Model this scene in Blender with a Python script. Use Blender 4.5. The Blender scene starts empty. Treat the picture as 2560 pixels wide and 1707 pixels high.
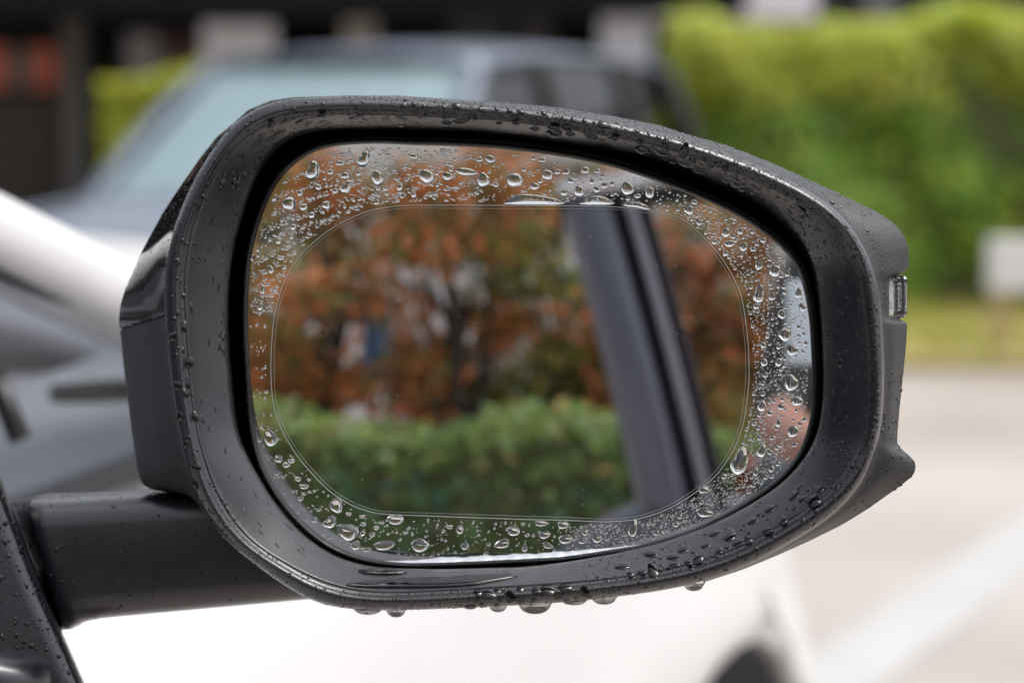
import bpy, math, random
import numpy as np
from mathutils import Vector, Matrix

random.seed(7); rng = np.random.default_rng(7)
S = bpy.context.scene
COL = S.collection
R_ = math.radians

# ------------------------------------------------------------------ camera, sky, sun, exposure
CAM = np.array([0.0, 0.0, 1.30])
PITCH = R_(5.959)
KPX = 36.0 / 84.0 / 2560.0                       # tangent per photograph pixel, 84 mm lens
FW = np.array([0.0, math.cos(PITCH), -math.sin(PITCH)])
UP = np.array([0.0, math.sin(PITCH), math.cos(PITCH)])
RT = np.array([1.0, 0.0, 0.0])
cd = bpy.data.cameras.new('camera'); cam = bpy.data.objects.new('camera', cd); COL.objects.link(cam)
cam.location = CAM; cam.rotation_euler = (R_(90) - PITCH, 0, 0)
cd.lens = 84; cd.sensor_width = 36; cd.clip_start = 0.02; cd.clip_end = 900
cd.dof.use_dof = True; cd.dof.focus_distance = 0.765; cd.dof.aperture_fstop = 7.6; cd.dof.aperture_blades = 0
S.camera = cam

W = bpy.data.worlds.new('World'); S.world = W; W.use_nodes = True
wn = W.node_tree.nodes; wl = W.node_tree.links
sky = wn.new('ShaderNodeTexSky'); sky.sky_type = 'NISHITA'; sky.sun_disc = False
SUN_EL, SUN_AZ = R_(66), R_(95)
sky.sun_elevation = SUN_EL; sky.sun_rotation = SUN_AZ
sky.air_density = 1.0; sky.dust_density = 6.0; sky.ozone_density = 1.0
hs = wn.new('ShaderNodeHueSaturation'); hs.inputs['Saturation'].default_value = 0.30     # cloud cover
wl.new(sky.outputs[0], hs.inputs['Color']); wl.new(hs.outputs[0], wn['Background'].inputs[0])
wn['Background'].inputs[1].default_value = 0.15

sd = bpy.data.lights.new('sun', 'SUN'); sd.energy = 0.55; sd.angle = R_(25); sd.color = (1, .97, .93)
sun = bpy.data.objects.new('sun', sd); COL.objects.link(sun)
sv = Vector((math.sin(SUN_AZ) * math.cos(SUN_EL), math.cos(SUN_AZ) * math.cos(SUN_EL), math.sin(SUN_EL)))
sun.rotation_euler = (-sv).to_track_quat('-Z', 'Y').to_euler(); sun.location = (0, 0, 30)

S.view_settings.view_transform = 'Standard'; S.view_settings.look = 'None'
S.view_settings.gamma = 1; S.view_settings.use_curve_mapping = False
S.view_settings.exposure = 0.88
cy = S.cycles
cy.max_bounces = 14; cy.diffuse_bounces = 3; cy.glossy_bounces = 8; cy.transmission_bounces = 12; cy.transparent_max_bounces = 8
cy.caustics_reflective = True; cy.caustics_refractive = True; cy.blur_glossy = 0.3
cy.sample_clamp_indirect = 6.0; cy.use_denoising = True

# ------------------------------------------------------------------ helpers
def at(px, py, d):
    return CAM + d * (FW + (px - 1280) * KPX * RT + (853.5 - py) * KPX * UP)

def at_n(px, py, d):
    px, py, d = np.broadcast_arrays(np.asarray(px, float), np.asarray(py, float), np.asarray(d, float))
    return CAM + d[..., None] * (FW + ((px - 1280) * KPX)[..., None] * RT + ((853.5 - py) * KPX)[..., None] * UP)

def mesh_obj(name, verts, faces, mat, parent=None, smooth=True, mats=None, fmat=None):
    me = bpy.data.meshes.new(name)
    me.from_pydata([tuple(v) for v in verts], [], [tuple(f) for f in faces])
    for m in (mats or [mat]): me.materials.append(m)
    if smooth: me.polygons.foreach_set('use_smooth', [True] * len(me.polygons))
    if fmat is not None: me.polygons.foreach_set('material_index', fmat)
    me.update()
    o = bpy.data.objects.new(name, me); COL.objects.link(o)
    if parent is not None: o.parent = parent
    return o

def empty(name, loc=(0, 0, 0), rz=0.0, parent=None):
    o = bpy.data.objects.new(name, None); COL.objects.link(o)
    o.empty_display_size = .1; o.location = loc; o.rotation_euler = (0, 0, rz)
    if parent is not None: o.parent = parent
    return o

def tag(o, label=None, cat=None, group=None, kind=None):
    if label: o['label'] = label
    if cat: o['category'] = cat
    if group: o['group'] = group
    if kind: o['kind'] = kind
    return o

class MB:
    """collects vertices and faces of one mesh"""
    def __init__(s): s.v = []; s.f = []
    def add(s, v, f):
        n = len(s.v); s.v += [tuple(p) for p in v]; s.f += [tuple(i + n for i in q) for q in f]
    def box(s, c, h, rot=None, bev=0.0):
        c = np.array(c, float); h = np.array(h, float)
        if bev <= 0:
            v = [np.array((x, y, z)) * h for x in (-1, 1) for y in (-1, 1) for z in (-1, 1)]
            f = [(0, 1, 3, 2), (4, 6, 7, 5), (0, 4, 5, 1), (2, 3, 7, 6), (0, 2, 6, 4), (1, 5, 7, 3)]
        else:
            b = min(bev, h.min() * .49); v = []; idx = {}
            for sx in (-1, 1):
                for sy in (-1, 1):
                    for sz in (-1, 1):
                        sg = np.array((sx, sy, sz))
                        for a in range(3):
                            p = sg * (h - b); p[a] = sg[a] * h[a]
                            idx[(sx, sy, sz, a)] = len(v); v.append(p)
            f = []
            for a in range(3):
                for sg in (-1, 1):
                    o = [k for k in range(3) if k != a]; q = []
                    for (u, w) in ((-1, -1), (1, -1), (1, 1), (-1, 1)):
                        k = [0, 0, 0]; k[a] = sg; k[o[0]] = u; k[o[1]] = w; q.append(idx[(*k, a)])
                    f.append(q if (sg > 0) ^ (a == 1) else q[::-1])
            for a in range(3):
                o = [k for k in range(3) if k != a]
                for u in (-1, 1):
                    for w in (-1, 1):
                        k0 = [0, 0, 0]; k1 = [0, 0, 0]
                        k0[a] = -1; k1[a] = 1
                        for k in (k0, k1): k[o[0]] = u; k[o[1]] = w
                        f.append((idx[(*k0, o[0])], idx[(*k1, o[0])], idx[(*k1, o[1])], idx[(*k0, o[1])]))
            for sx in (-1, 1):
                for sy in (-1, 1):
                    for sz in (-1, 1):
                        f.append(tuple(idx[(sx, sy, sz, a)] for a in range(3)))
        if rot is not None: v = [rot @ p for p in v]
        s.add([p + c for p in v], f)
    def tube(s, pts, rads, n=8, cap=True):
        pts = [np.array(p, float) for p in pts]; v = []; f = []
        for i, p in enumerate(pts):
            t = pts[min(i + 1, len(pts) - 1)] - pts[max(i - 1, 0)]; t /= np.linalg.norm(t) + 1e-9
            a = np.cross(t, (0, 0, 1) if abs(t[2]) < .9 else (1, 0, 0)); a /= np.linalg.norm(a); b = np.cross(t, a)
            for k in range(n):
                w = 2 * math.pi * k / n; v.append(p + rads[i] * (a * math.cos(w) + b * math.sin(w)))
        for i in range(len(pts) - 1):
            for k in range(n):
                f.append((i * n + k, i * n + (k + 1) % n, (i + 1) * n + (k + 1) % n, (i + 1) * n + k))
        if cap: f.append(tuple(range(n))[::-1]); f.append(tuple((len(pts) - 1) * n + k for k in range(n)))
        s.add(v, f)
    def grid(s, P, closed_u=False, flip=False):
        P = np.asarray(P); a, b = P.shape[:2]; f = []
        for i in range(a - 1 + (1 if closed_u else 0)):
            for j in range(b - 1):
                q = (i * b + j, i * b + j + 1, ((i + 1) % a) * b + j + 1, ((i + 1) % a) * b + j)
                f.append(q[::-1] if flip else q)
        s.add(P.reshape(-1, 3), f)
    def build(s, name, mat, parent=None, smooth=False): return mesh_obj(name, s.v, s.f, mat, parent, smooth)

# ------------------------------------------------------------------ materials
def new_mat(name):
    m = bpy.data.materials.new(name); m.use_nodes = True
    return m, m.node_tree.nodes, m.node_tree.links, m.node_tree.nodes['Principled BSDF']

def pmat(name, col, rough=.5, metal=0., coat=0., noise=0., nscale=8., bump=0., bscale=400., spec=.5, rnoise=0.):
    m, n, l, p = new_mat(name)
    p.inputs['Base Color'].default_value = (*col, 1); p.inputs['Roughness'].default_value = rough
    p.inputs['Metallic'].default_value = metal; p.inputs['Specular IOR Level'].default_value = spec
    if coat: p.inputs['Coat Weight'].default_value = coat; p.inputs['Coat Roughness'].default_value = .03 if coat > .46 or rough > .3 else .16
    tc = n.new('ShaderNodeTexCoord')
    if noise:
        t = n.new('ShaderNodeTexNoise'); t.inputs['Scale'].default_value = nscale; t.inputs['Detail'].default_value = 6
        l.new(tc.outputs['Object'], t.inputs['Vector'])
        r = n.new('ShaderNodeValToRGB')
        r.color_ramp.elements[0].position = .3; r.color_ramp.elements[1].position = .7
        r.color_ramp.elements[0].color = (*[c * (1 - noise) for c in col], 1)
        r.color_ramp.elements[1].color = (*[min(1, c * (1 + noise)) for c in col], 1)
        l.new(t.outputs['Fac'], r.inputs['Fac']); l.new(r.outputs['Color'], p.inputs['Base Color'])
    if rnoise:
        t = n.new('ShaderNodeTexNoise'); t.inputs['Scale'].default_value = 60; t.inputs['Detail'].default_value = 5
        l.new(tc.outputs['Object'], t.inputs['Vector'])
        mr = n.new('ShaderNodeMapRange'); mr.inputs[1].default_value = .3; mr.inputs[2].default_value = .7
        mr.inputs[3].default_value = max(0, rough - rnoise); mr.inputs[4].default_value = rough + rnoise
        l.new(t.outputs['Fac'], mr.inputs[0]); l.new(mr.outputs[0], p.inputs['Roughness'])
    if bump:
        t = n.new('ShaderNodeTexNoise'); t.inputs['Scale'].default_value = bscale; t.inputs['Detail'].default_value = 3
        l.new(tc.outputs['Object'], t.inputs['Vector'])
        b = n.new('ShaderNodeBump'); b.inputs['Strength'].default_value = bump; b.inputs['Distance'].default_value = .0004
        l.new(t.outputs['Fac'], b.inputs['Height']); l.new(b.outputs[0], p.inputs['Normal'])
    return m

def leaf_mat(name, cols, rough=.45):
    m, n, l, p = new_mat(name)
    g = n.new('ShaderNodeNewGeometry'); r = n.new('ShaderNodeValToRGB')
    e = r.color_ramp.elements
    while len(e) < len(cols): e.new(.5)
    for i, c in enumerate(cols): e[i].position = i / max(1, len(cols) - 1); e[i].color = (*c, 1)
    l.new(g.outputs['Random Per Island'], r.inputs['Fac'])
    l.new(r.outputs['Color'], p.inputs['Base Color']); p.inputs['Roughness'].default_value = rough
    tr = n.new('ShaderNodeBsdfTranslucent'); l.new(r.outputs['Color'], tr.inputs['Color'])
    mx = n.new('ShaderNodeMixShader'); mx.inputs[0].default_value = .45
    l.new(p.outputs[0], mx.inputs[1]); l.new(tr.outputs[0], mx.inputs[2]); l.new(mx.outputs[0], n['Material Output'].inputs[0])
    return m

def glass_mat(name, tint=(1, 1, 1), ior=1.333):
    m, n, l, p = new_mat(name)
    g = n.new('ShaderNodeBsdfGlass'); g.inputs['IOR'].default_value = ior; g.inputs['Roughness'].default_value = 0
    g.inputs['Color'].default_value = (*tint, 1)
    l.new(g.outputs[0], n['Material Output'].inputs[0]); return m

def pane_mat(name, tint, refl=.04):
    m, n, l, p = new_mat(name)                                   # thin window pane: transparent tint and a Fresnel reflection
    t = n.new('ShaderNodeBsdfTransparent'); t.inputs['Color'].default_value = (*tint, 1)
    g = n.new('ShaderNodeBsdfGlossy'); g.inputs['Roughness'].default_value = 0.0
    f = n.new('ShaderNodeFresnel'); f.inputs['IOR'].default_value = 1.5
    gm = n.new('ShaderNodeNewGeometry'); io = n.new('ShaderNodeMapRange'); io.inputs[3].default_value = 1.5; io.inputs[4].default_value = 1 / 1.5
    l.new(gm.outputs['Backfacing'], io.inputs[0]); l.new(io.outputs[0], f.inputs['IOR'])       # same reflection from both sides of the sheet
    mx = n.new('ShaderNodeMixShader')
    l.new(f.outputs[0], mx.inputs[0]); l.new(t.outputs[0], mx.inputs[1]); l.new(g.outputs[0], mx.inputs[2])
    l.new(mx.outputs[0], n['Material Output'].inputs[0]); return m

def mirror_mat(name, col):
    m, n, l, p = new_mat(name)
    g = n.new('ShaderNodeBsdfGlossy'); g.inputs['Roughness'].default_value = 0.0; g.inputs['Color'].default_value = (*col, 1)
    l.new(g.outputs[0], n['Material Output'].inputs[0]); return m

M = {}
M['satin'] = pmat('satin_black_plastic', (.008, .008, .0125), .29, bump=.18, bscale=2000, rnoise=.04, spec=.78, coat=.2)
M['grain'] = pmat('grained_black_plastic', (.016, .0165, .018), .42, bump=.55, bscale=1500)
M['gloss'] = pmat('gloss_black_plastic', (.006, .006, .007), .06, spec=.6)
M['recess'] = pmat('matt_black_recess', (.004, .004, .0045), .6)
M['rubber'] = pmat('black_rim_plastic', (.008, .008, .009), .22)
M['mirror'] = mirror_mat('mirror_silver', (.90, .91, .89))
M['film'] = mirror_mat('film_over_mirror', (.83, .85, .85))
M['film_edge'] = pmat('film_cut_edge', (.55, .60, .56), .15)
M['water'] = glass_mat('rain_water')
M['water_dark'] = pmat('rain_water_on_black', (.003, .003, .0045), .0, spec=.55)
M['lens'] = glass_mat('clear_lamp_lens', (.97, .97, .96), 1.49)
M['chrome'] = pmat('chrome_reflector', (.72, .72, .73), .16, metal=1, bump=.9, bscale=900)
M['amber'] = pmat('amber_bulb', (.5, .22, .12), .3)
M['white_paint'] = pmat('white_car_paint', (.56, .56, .565), .34, coat=.35, noise=.01)
M['silver_paint'] = pmat('silver_blue_car_paint', (.12, .145, .195), .32, metal=.3, coat=.35)
M['dark_paint'] = pmat('dark_grey_car_paint', (.085, .087, .12), .38, metal=.1, coat=.4)
M['tyre'] = pmat('tyre_rubber', (.02, .02, .02), .8)
M['rim'] = pmat('grey_alloy', (.12, .13, .15), .35, metal=.7)
M['underbody'] = pmat('grey_wheel_liner', (.11, .12, .14), .75)
M['trim'] = pmat('black_trim', (.01, .01, .011), .35)
M['cabin'] = pmat('grey_cabin_plastic', (.30, .28, .30), .6)
M['seat'] = pmat('grey_seat_fabric', (.10, .10, .11), .9)
M['pane_own'] = pane_mat('grey_car_pane', (.43, .425, .48))
M['pane'] = pane_mat('clear_car_pane', (.80, .86, .85))
M['pane_green'] = pane_mat('green_tinted_windscreen', (.86, .93, .93))
M['pane_dark'] = pane_mat('dark_tinted_pane', (.16, .18, .18))
M['red_lens'] = pmat('red_lamp_lens', (.35, .015, .02), .15, coat=.5)
M['head_lens'] = pmat('headlamp_lens', (.5, .52, .55), .1, coat=1)

# ------------------------------------------------------------------ ground
def ground_mat():
    m, n, l, p = new_mat('wet_pink_concrete')
    tc = n.new('ShaderNodeTexCoord')
    t = n.new('ShaderNodeTexNoise'); t.inputs['Scale'].default_value = .7; t.inputs['Detail'].default_value = 8
    t2 = n.new('ShaderNodeTexNoise'); t2.inputs['Scale'].default_value = 60; t2.inputs['Detail'].default_value = 4
    l.new(tc.outputs['Object'], t.inputs['Vector']); l.new(tc.outputs['Object'], t2.inputs['Vector'])
    r = n.new('ShaderNodeValToRGB'); e = r.color_ramp.elements
    e[0].position = .32; e[0].color = (.395, .35, .32, 1); e[1].position = .68; e[1].color = (.505, .46, .425, 1)
    l.new(t.outputs['Fac'], r.inputs['Fac'])
    mx = n.new('ShaderNodeMixRGB'); mx.blend_type = 'MULTIPLY'; mx.inputs[0].default_value = .35
    l.new(r.outputs[0], mx.inputs[1]); l.new(t2.outputs['Color'], mx.inputs[2]); l.new(mx.outputs[0], p.inputs['Base Color'])
    mr = n.new('ShaderNodeMapRange'); mr.inputs[3].default_value = .25; mr.inputs[4].default_value = .65
    l.new(t.outputs['Fac'], mr.inputs[0]); l.new(mr.outputs[0], p.inputs['Roughness'])
    b = n.new('ShaderNodeBump'); b.inputs['Strength'].default_value = .3; b.inputs['Distance'].default_value = .003
    l.new(t2.outputs['Fac'], b.inputs['Height']); l.new(b.outputs[0], p.inputs['Normal'])
    return m
mesh_obj('ground', [(-300, -300, 0), (300, -300, 0), (300, 300, 0), (-300, 300, 0)], [(0, 1, 2, 3)], ground_mat(), smooth=False)['kind'] = 'structure'

def on_ground(px, py, z=0.0):
    r = FW + (px - 1280) * KPX * RT + (853.5 - py) * KPX * UP
    return CAM + r * ((z - CAM[2]) / r[2])

# painted bay line: a real stripe on the floor
a0, a1 = on_ground(2175, 1540)[:2], on_ground(2560, 1288)[:2]
b0 = on_ground(2212, 1707)[:2]
dl = (a1 - a0) / np.linalg.norm(a1 - a0); nl = np.array([dl[1], -dl[0]])
wl_ = abs(np.dot(b0 - a0, nl)); nl = nl * np.sign(np.dot(b0 - a0, nl))
q0, q1 = a0 - dl * 1.2, a0 + dl * 4.2
mesh_obj('painted_line', [(*q0, .004), (*q1, .004), (*(q1 + nl * wl_), .004), (*(q0 + nl * wl_), .004)], [(0, 1, 2, 3)],
         pmat('white_road_paint', (.385, .385, .38), .6, noise=.08, nscale=5), smooth=False)
tag(bpy.data.objects['painted_line'], kind='structure')

# grass verge under the hedge: kerb sheet + blades
vy0, vy1 = 11.1, 14.6
mb = MB(); mb.box((3.2, (vy0 + vy1) / 2, .02), (4.6, (vy1 - vy0) / 2, .04)); 
tag(mb.build('verge', pmat('verge_soil', (.36, .30, .13), .9, noise=.3, nscale=3)), kind='structure')

def leaf_cloud(pos, size, nrm=None, jitter=1.0):
    """one mesh of folded leaf blades (two faces each)"""
    n = len(pos)
    d = rng.normal(size=(n, 3)); d /= np.linalg.norm(d, axis=1)[:, None]
    if nrm is not None: d = d * jitter + nrm; d /= np.linalg.norm(d, axis=1)[:, None]
    a = np.cross(d, rng.normal(size=(n, 3))); a /= np.linalg.norm(a, axis=1)[:, None]; b = np.cross(d, a)
    s = (size * rng.uniform(.6, 1.35, n))[:, None]
    v = np.stack([pos - a * s, pos + b * s * .5 + d * s * .12, pos + a * s, pos - b * s * .5 + d * s * .12], 1).reshape(-1, 3)
    i = np.arange(n) * 4
    f = np.concatenate([np.stack([i, i + 1, i + 2], 1), np.stack([i, i + 2, i + 3], 1)])
    return v, f

def fast_mesh(name, v, f, mat, parent=None):
    me = bpy.data.meshes.new(name); k = f.shape[1]
    me.vertices.add(len(v)); me.vertices.foreach_set('co', np.ascontiguousarray(v, dtype=np.float32).ravel())
    me.loops.add(f.size); me.loops.foreach_set('vertex_index', f.astype(np.int32).ravel())
    me.polygons.add(len(f)); me.polygons.foreach_set('loop_start', (np.arange(len(f)) * k).astype(np.int32))
    me.update(calc_edges=True); me.materials.append(mat)
    o = bpy.data.objects.new(name, me); COL.objects.link(o)
    if parent is not None: o.parent = parent
    return o

ng = 9000
gp = np.stack([rng.uniform(-1.2, 7.6, ng), rng.uniform(vy0 + .02, vy1, ng), np.full(ng, .06)], 1)
hgt = rng.uniform(.05, .13, ng); lean = rng.normal(0, .04, (ng, 2)); wd = rng.normal(size=(ng, 2)); wd /= np.linalg.norm(wd, axis=1)[:, None]
v = np.stack([gp - np.c_[wd * .012, np.zeros(ng)], gp + np.c_[wd * .012, np.zeros(ng)], gp + np.c_[lean, hgt]], 1).reshape(-1, 3)
i = np.arange(ng) * 3
tag(fast_mesh('grass', v, np.stack([i, i + 1, i + 2], 1), leaf_mat('verge_grass', [(.40, .36, .08), (.46, .44, .10), (.28, .36, .06), (.52, .44, .17)])), kind='stuff')

# ------------------------------------------------------------------ hedges, bushes, trees
def hedge(name, label, x0, x1, y0, y1, h, n, size, cols, top_cols=None, cat='hedge', wob=.10, group=None):
    root = empty(name, ((x0 + x1) / 2, (y0 + y1) / 2, 0)); tag(root, label, cat, group)
    hx, hy = (x1 - x0) / 2, (y1 - y0) / 2
    mb = MB(); mb.box((0, 0, h * .47), (hx - .14, hy - .14, h * .44))
    mb.build('twig_core', pmat(name + '_twigs', (.07, .085, .03), .9), root)
    # shell of leaves over front, top, back and ends, uneven
    face = rng.choice(5, n, p=[.42, .30, .12, .08, .08])
    p = np.stack([rng.uniform(-hx, hx, n), rng.uniform(-hy, hy, n), rng.uniform(.05, h, n)], 1)
    nr = np.zeros((n, 3)); dep = rng.exponential(.07, n)
    lump = wob * (np.sin(p[:, 0] * 3.1) + np.sin(p[:, 0] * 7.3 + p[:, 2] * 5) * .7 + np.sin(p[:, 2] * 6.1 + 1.3) * .6)
    k = face == 0; s = -1
    p[k, 1] = -hy + dep[k] + lump[k] * .6; nr[k] = (0, -1, .5)
    k = face == 1; p[k, 2] = h - dep[k] + lump[k] * .5; nr[k] = (0, 0, 1)
    k = face == 2; p[k, 1] = hy - dep[k]; nr[k] = (0, 1, .5)
    k = face == 3; p[k, 0] = -hx + dep[k]; nr[k] = (-1, 0, .5)
    k = face == 4; p[k, 0] = hx - dep[k]; nr[k] = (1, 0, .5)
    thin = (np.sin(p[:, 0] * 5.3 + p[:, 2] * 3.1) * np.sin(p[:, 2] * 7.7 - p[:, 0] * 2.3) > .65) & (face == 0) & (rng.random(n) < .5)
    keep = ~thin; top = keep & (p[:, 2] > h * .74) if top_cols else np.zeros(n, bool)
    v, f = leaf_cloud(p[keep & ~top], size, nr[keep & ~top], .8)
    fast_mesh('foliage', v, f, leaf_mat(name + '_leaves', cols), root)['kind'] = 'stuff'
    if top_cols:  # top leaves get a lighter palette, light from above put into the colour
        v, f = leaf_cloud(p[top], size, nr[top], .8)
        fast_mesh('lit_top_leaves', v, f, leaf_mat(name + '_lit_top', top_cols), root)['kind'] = 'stuff'
    return root

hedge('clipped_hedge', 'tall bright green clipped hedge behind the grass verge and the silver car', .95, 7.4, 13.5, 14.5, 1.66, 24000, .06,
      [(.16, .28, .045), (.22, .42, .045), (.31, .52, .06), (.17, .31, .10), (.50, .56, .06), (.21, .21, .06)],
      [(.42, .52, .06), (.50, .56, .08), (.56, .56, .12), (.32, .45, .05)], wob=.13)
hedge('bush', 'small yellow green bush beside the dark building columns', -2.36, -1.78, 13.8, 14.5, 1.36, 2200, .05,
      [(.36, .38, .03), (.46, .48, .04), (.26, .32, .035)], cat='bush')

hedge('low_hedge', 'low dark green hedge in front of the autumn trees, seen in the mirror', -5.0, 3.2, -6.1, -5.1, 1.03, 16000, .055,
      [(.04, .10, .06), (.07, .17, .08), (.13, .25, .09), (.04, .12, .10), (.22, .30, .09), (.20, .15, .09), (.025, .06, .05)],
      [(.12, .22, .07), (.17, .27, .07), (.24, .31, .08), (.08, .15, .06), (.38, .26, .08)], wob=.17)

def tree(x, y, h, r, label, cols, n=2250, cl=11, low=.95, size=.068, seed=1):
    global rng; keep_rng = rng; rng = np.random.default_rng(seed)
    root = empty('autumn_tree', (x, y, 0)); tag(root, label, 'tree', 'autumn trees seen in the mirror')
    bark = M.setdefault('bark', pmat('dark_bark', (.045, .035, .028), .85, noise=.4, nscale=20, bump=.6, bscale=60))
    mb = MB(); top = h * .62
    pts = [(rng.normal(0, .04) * k, rng.normal(0, .04) * k, top * k / 5) for k in range(6)]
    mb.tube(pts, [.11 - .014 * k for k in range(6)], 8)
    cs = []
    for k in range(cl):
        a = 2 * math.pi * k / cl + rng.uniform(-.3, .3); rr = r * rng.uniform(.25, .95); zz = rng.uniform(low, h)
        rr *= math.sqrt(max(.12, 1 - ((zz - (low + h) / 2) / ((h - low) / 2 + .3)) ** 2))
        c = np.array([rr * math.cos(a), rr * math.sin(a), zz]); cs.append(c)
        b = np.array(pts[min(5, 1 + k % 5)]); mid = (b + c) / 2 + (0, 0, .12)
        mb.tube([b, mid, c], [.04, .025, .01], 6)
    mb.build('trunk', bark, root, True)
    pos = []
    for c in cs:
        m = n // cl; q = rng.normal(size=(m, 3)) * np.array([.34, .34, .21]) * r * .60; pos.append(c + q)
    v, f = leaf_cloud(np.concatenate(pos), size)
    fast_mesh('crown', v, f, leaf_mat('autumn_leaves', cols), root)['kind'] = 'stuff'
    rng = keep_rng

OR = [(.68, .18, .07), (.64, .27, .09), (.46, .15, .06), (.20, .19, .05), (.07, .08, .03), (.16, .19, .05)]  # darkest entries of these palettes put crown-interior shade into the leaf colour
RD = [(.66, .15, .07), (.60, .22, .09), (.36, .13, .06), (.14, .14, .04), (.05, .06, .03)]
GN = [(.16, .20, .05), (.22, .26, .05), (.40, .28, .06), (.07, .09, .035), (.04, .055, .03)]
YL = [(.46, .28, .05), (.28, .26, .05), (.54, .22, .06), (.14, .17, .05), (.06, .07, .03)]
tree(-2.75, -8.6, 3.1, .95, 'orange red tree above the hedge, left of the blue banner in the mirror', OR, seed=11)
tree(-1.50, -8.8, 3.2, .85, 'bright orange tree with a dark trunk right of the blue banner in the mirror', OR, seed=12)
tree(-.70, -9.6, 3.3, .9, 'olive green tree turning brown near the middle of the mirror', GN, seed=13)
tree(.05, -8.7, 3.0, .8, 'russet tree left of the open door frame in the mirror', RD, seed=14)
tree(1.3, -8.9, 3.1, .95, 'orange tree behind the open car door in the mirror', OR, seed=15)
tree(-3.6, -9.2, 3.3, 1.0, 'yellow green tree at the left edge of the mirror', YL, seed=16)
tree(2.4, -9.8, 3.3, 1.0, 'yellow orange tree at the right edge of the mirror', YL, seed=17)
tree(-2.1, -11.0, 3.9, 1.15, 'red brown tree behind the blue banner in the mirror', RD, n=2300, seed=18)
tree(-.9, -11.6, 4.0, 1.0, 'dark olive tree far behind the orange trees in the mirror', GN, n=1800, seed=19)
tree(.7, -11.4, 3.9, 1.1, 'brown green tree far behind the open car door in the mirror', YL, n=2000, seed=20)

# ------------------------------------------------------------------ blue banner, pale house in the mirror
b = empty('banner', (-2.26, -8.7, 0)); tag(b, 'narrow blue banner on a pole between the orange trees in the mirror', 'banner')
mb = MB(); g = [[(-.10 + .20 * i / 4, .03 * math.sin(i * 1.4 + j), 1.25 + .85 * j / 8) for i in range(5)] for j in range(9)]
mb.grid(np.array(g)); g2 = np.array(g) + (0, -.006, 0); mb.grid(g2, flip=True)
mb.build('cloth', pmat('blue_cloth', (.10, .18, .33), .7), b, True)
mb = MB(); mb.tube([(.15, 0, 0), (.15, 0, 2.2)], [.018, .015], 8); mb.tube([(.16, 0, 2.11), (-.14, 0, 2.11)], [.008, .008], 6)
mb.build('pole', pmat('pole_grey', (.2, .2, .2), .4, metal=.6), b, True)

house = empty('pale_house', (-1.0, -15.0, 0)); tag(house, 'pale grey house behind the autumn trees in the mirror', 'house')
mb = MB()
WX = [(-6.0 + 2.0 * k) for k in range(7)]
xs = [-8.0] + [x + s for x in WX for s in (-.6, .6)] + [8.0]
for (zlo, zhi) in ((.0, .9), (2.1, 3.3), (4.5, 6.4)): mb.box((0, 0, (zlo + zhi) / 2), (8, .18, (zhi - zlo) / 2))
for (zlo, zhi) in ((.9, 2.1), (3.3, 4.5)):
    for k in range(0, len(xs), 2): mb.box(((xs[k] + xs[k + 1]) / 2, 0, (zlo + zhi) / 2), ((xs[k + 1] - xs[k]) / 2, .179, (zhi - zlo) / 2))
mb.build('wall', pmat('pale_render', (.56, .55, .55), .8, noise=.08, nscale=2), house)
mb = MB(); mb.box((0, -4.2, 3.1), (7.8, 4.0, 3.1)); mb.build('core', pmat('house_dark', (.03, .03, .03), .8), house)
fr = pmat('window_frame_white', (.6, .6, .58), .5); pn = pmat('dark_window_pane', (.02, .025, .03), .05)
wm = None
for x in WX:
    for z in (1.5, 3.9):
        if wm is None:
            mb = MB()
            for (c, h_) in (((-.57, 0, 0), (.03, .05, .6)), ((.57, 0, 0), (.03, .05, .6)), ((0, 0, .57), (.54, .05, .03)), ((0, 0, -.57), (.54, .05, .03)), ((0, 0, 0), (.02, .045, .54))): mb.box(c, h_)
            wm = mb.build('window', fr, house); mb = MB(); mb.box((0, -.03, 0), (.54, .006, .54)); pm_ = mb.build('pane', pn, wm); o, p = wm, pm_
        else:
            o = wm.copy(); COL.objects.link(o); o.parent = house; p = pm_.copy(); COL.objects.link(p); p.parent = o
        o.location = (x, .06, z)
mb = MB(); rp = np.array([[(x, .6, 6.35), (x, -4.2, 8.6), (x, -8.8, 6.35)] for x in (-8.4, 8.4)])
mb.grid(rp); mb.grid(rp + (0, 0, -.15), flip=True); mb.build('roof', pmat('roof_tile', (.16, .10, .08), .7, noise=.2), house)

# ------------------------------------------------------------------ dark ground floor of the building straight ahead
bl = empty('shop_building', (0, 23.0, 0)); tag(bl, 'dark shop building with columns behind the hedge and silver car', 'building')
def bx(name, px0, px1, zlo, zhi, mat, dy=0.0, dep=.2, parent=bl, bev=.0):
    k = KPX * (23.0 + dy); x0, x1 = (px0 - 1280) * k, (px1 - 1280) * k
    mb = MB(); mb.box(((x0 + x1) / 2, dy + dep / 2, (zlo + zhi) / 2), ((x1 - x0) / 2, dep / 2, (zhi - zlo) / 2), bev=bev); return mb.build(name, mat, parent)
dk = pmat('dark_glazed_front', (.010, .010, .010), .6, noise=.4, nscale=.6, spec=.2)
mb = MB(); mb.box((0, 3.2, 2.2), (14, .15, 2.2)); mb.build('shopfront', dk, bl)
mb = MB(); mb.box((0, 6, 4.55), (14, 6, .15)); mb.build('flat_roof', pmat('grey_cladding', (.22, .22, .23), .7, noise=.1), bl)
mb = MB(); mb.box((-3.3, .9, 2.72), (5.5, 1.3, .70)); mb.build('canopy', pmat('black_canopy', (.006, .006, .007), .8, spec=.1), bl)
cw = pmat('white_column', (.50, .50, .53), .6, noise=.05); ct = pmat('taupe_column', (.06, .055, .048), .7, noise=.1)
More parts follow.
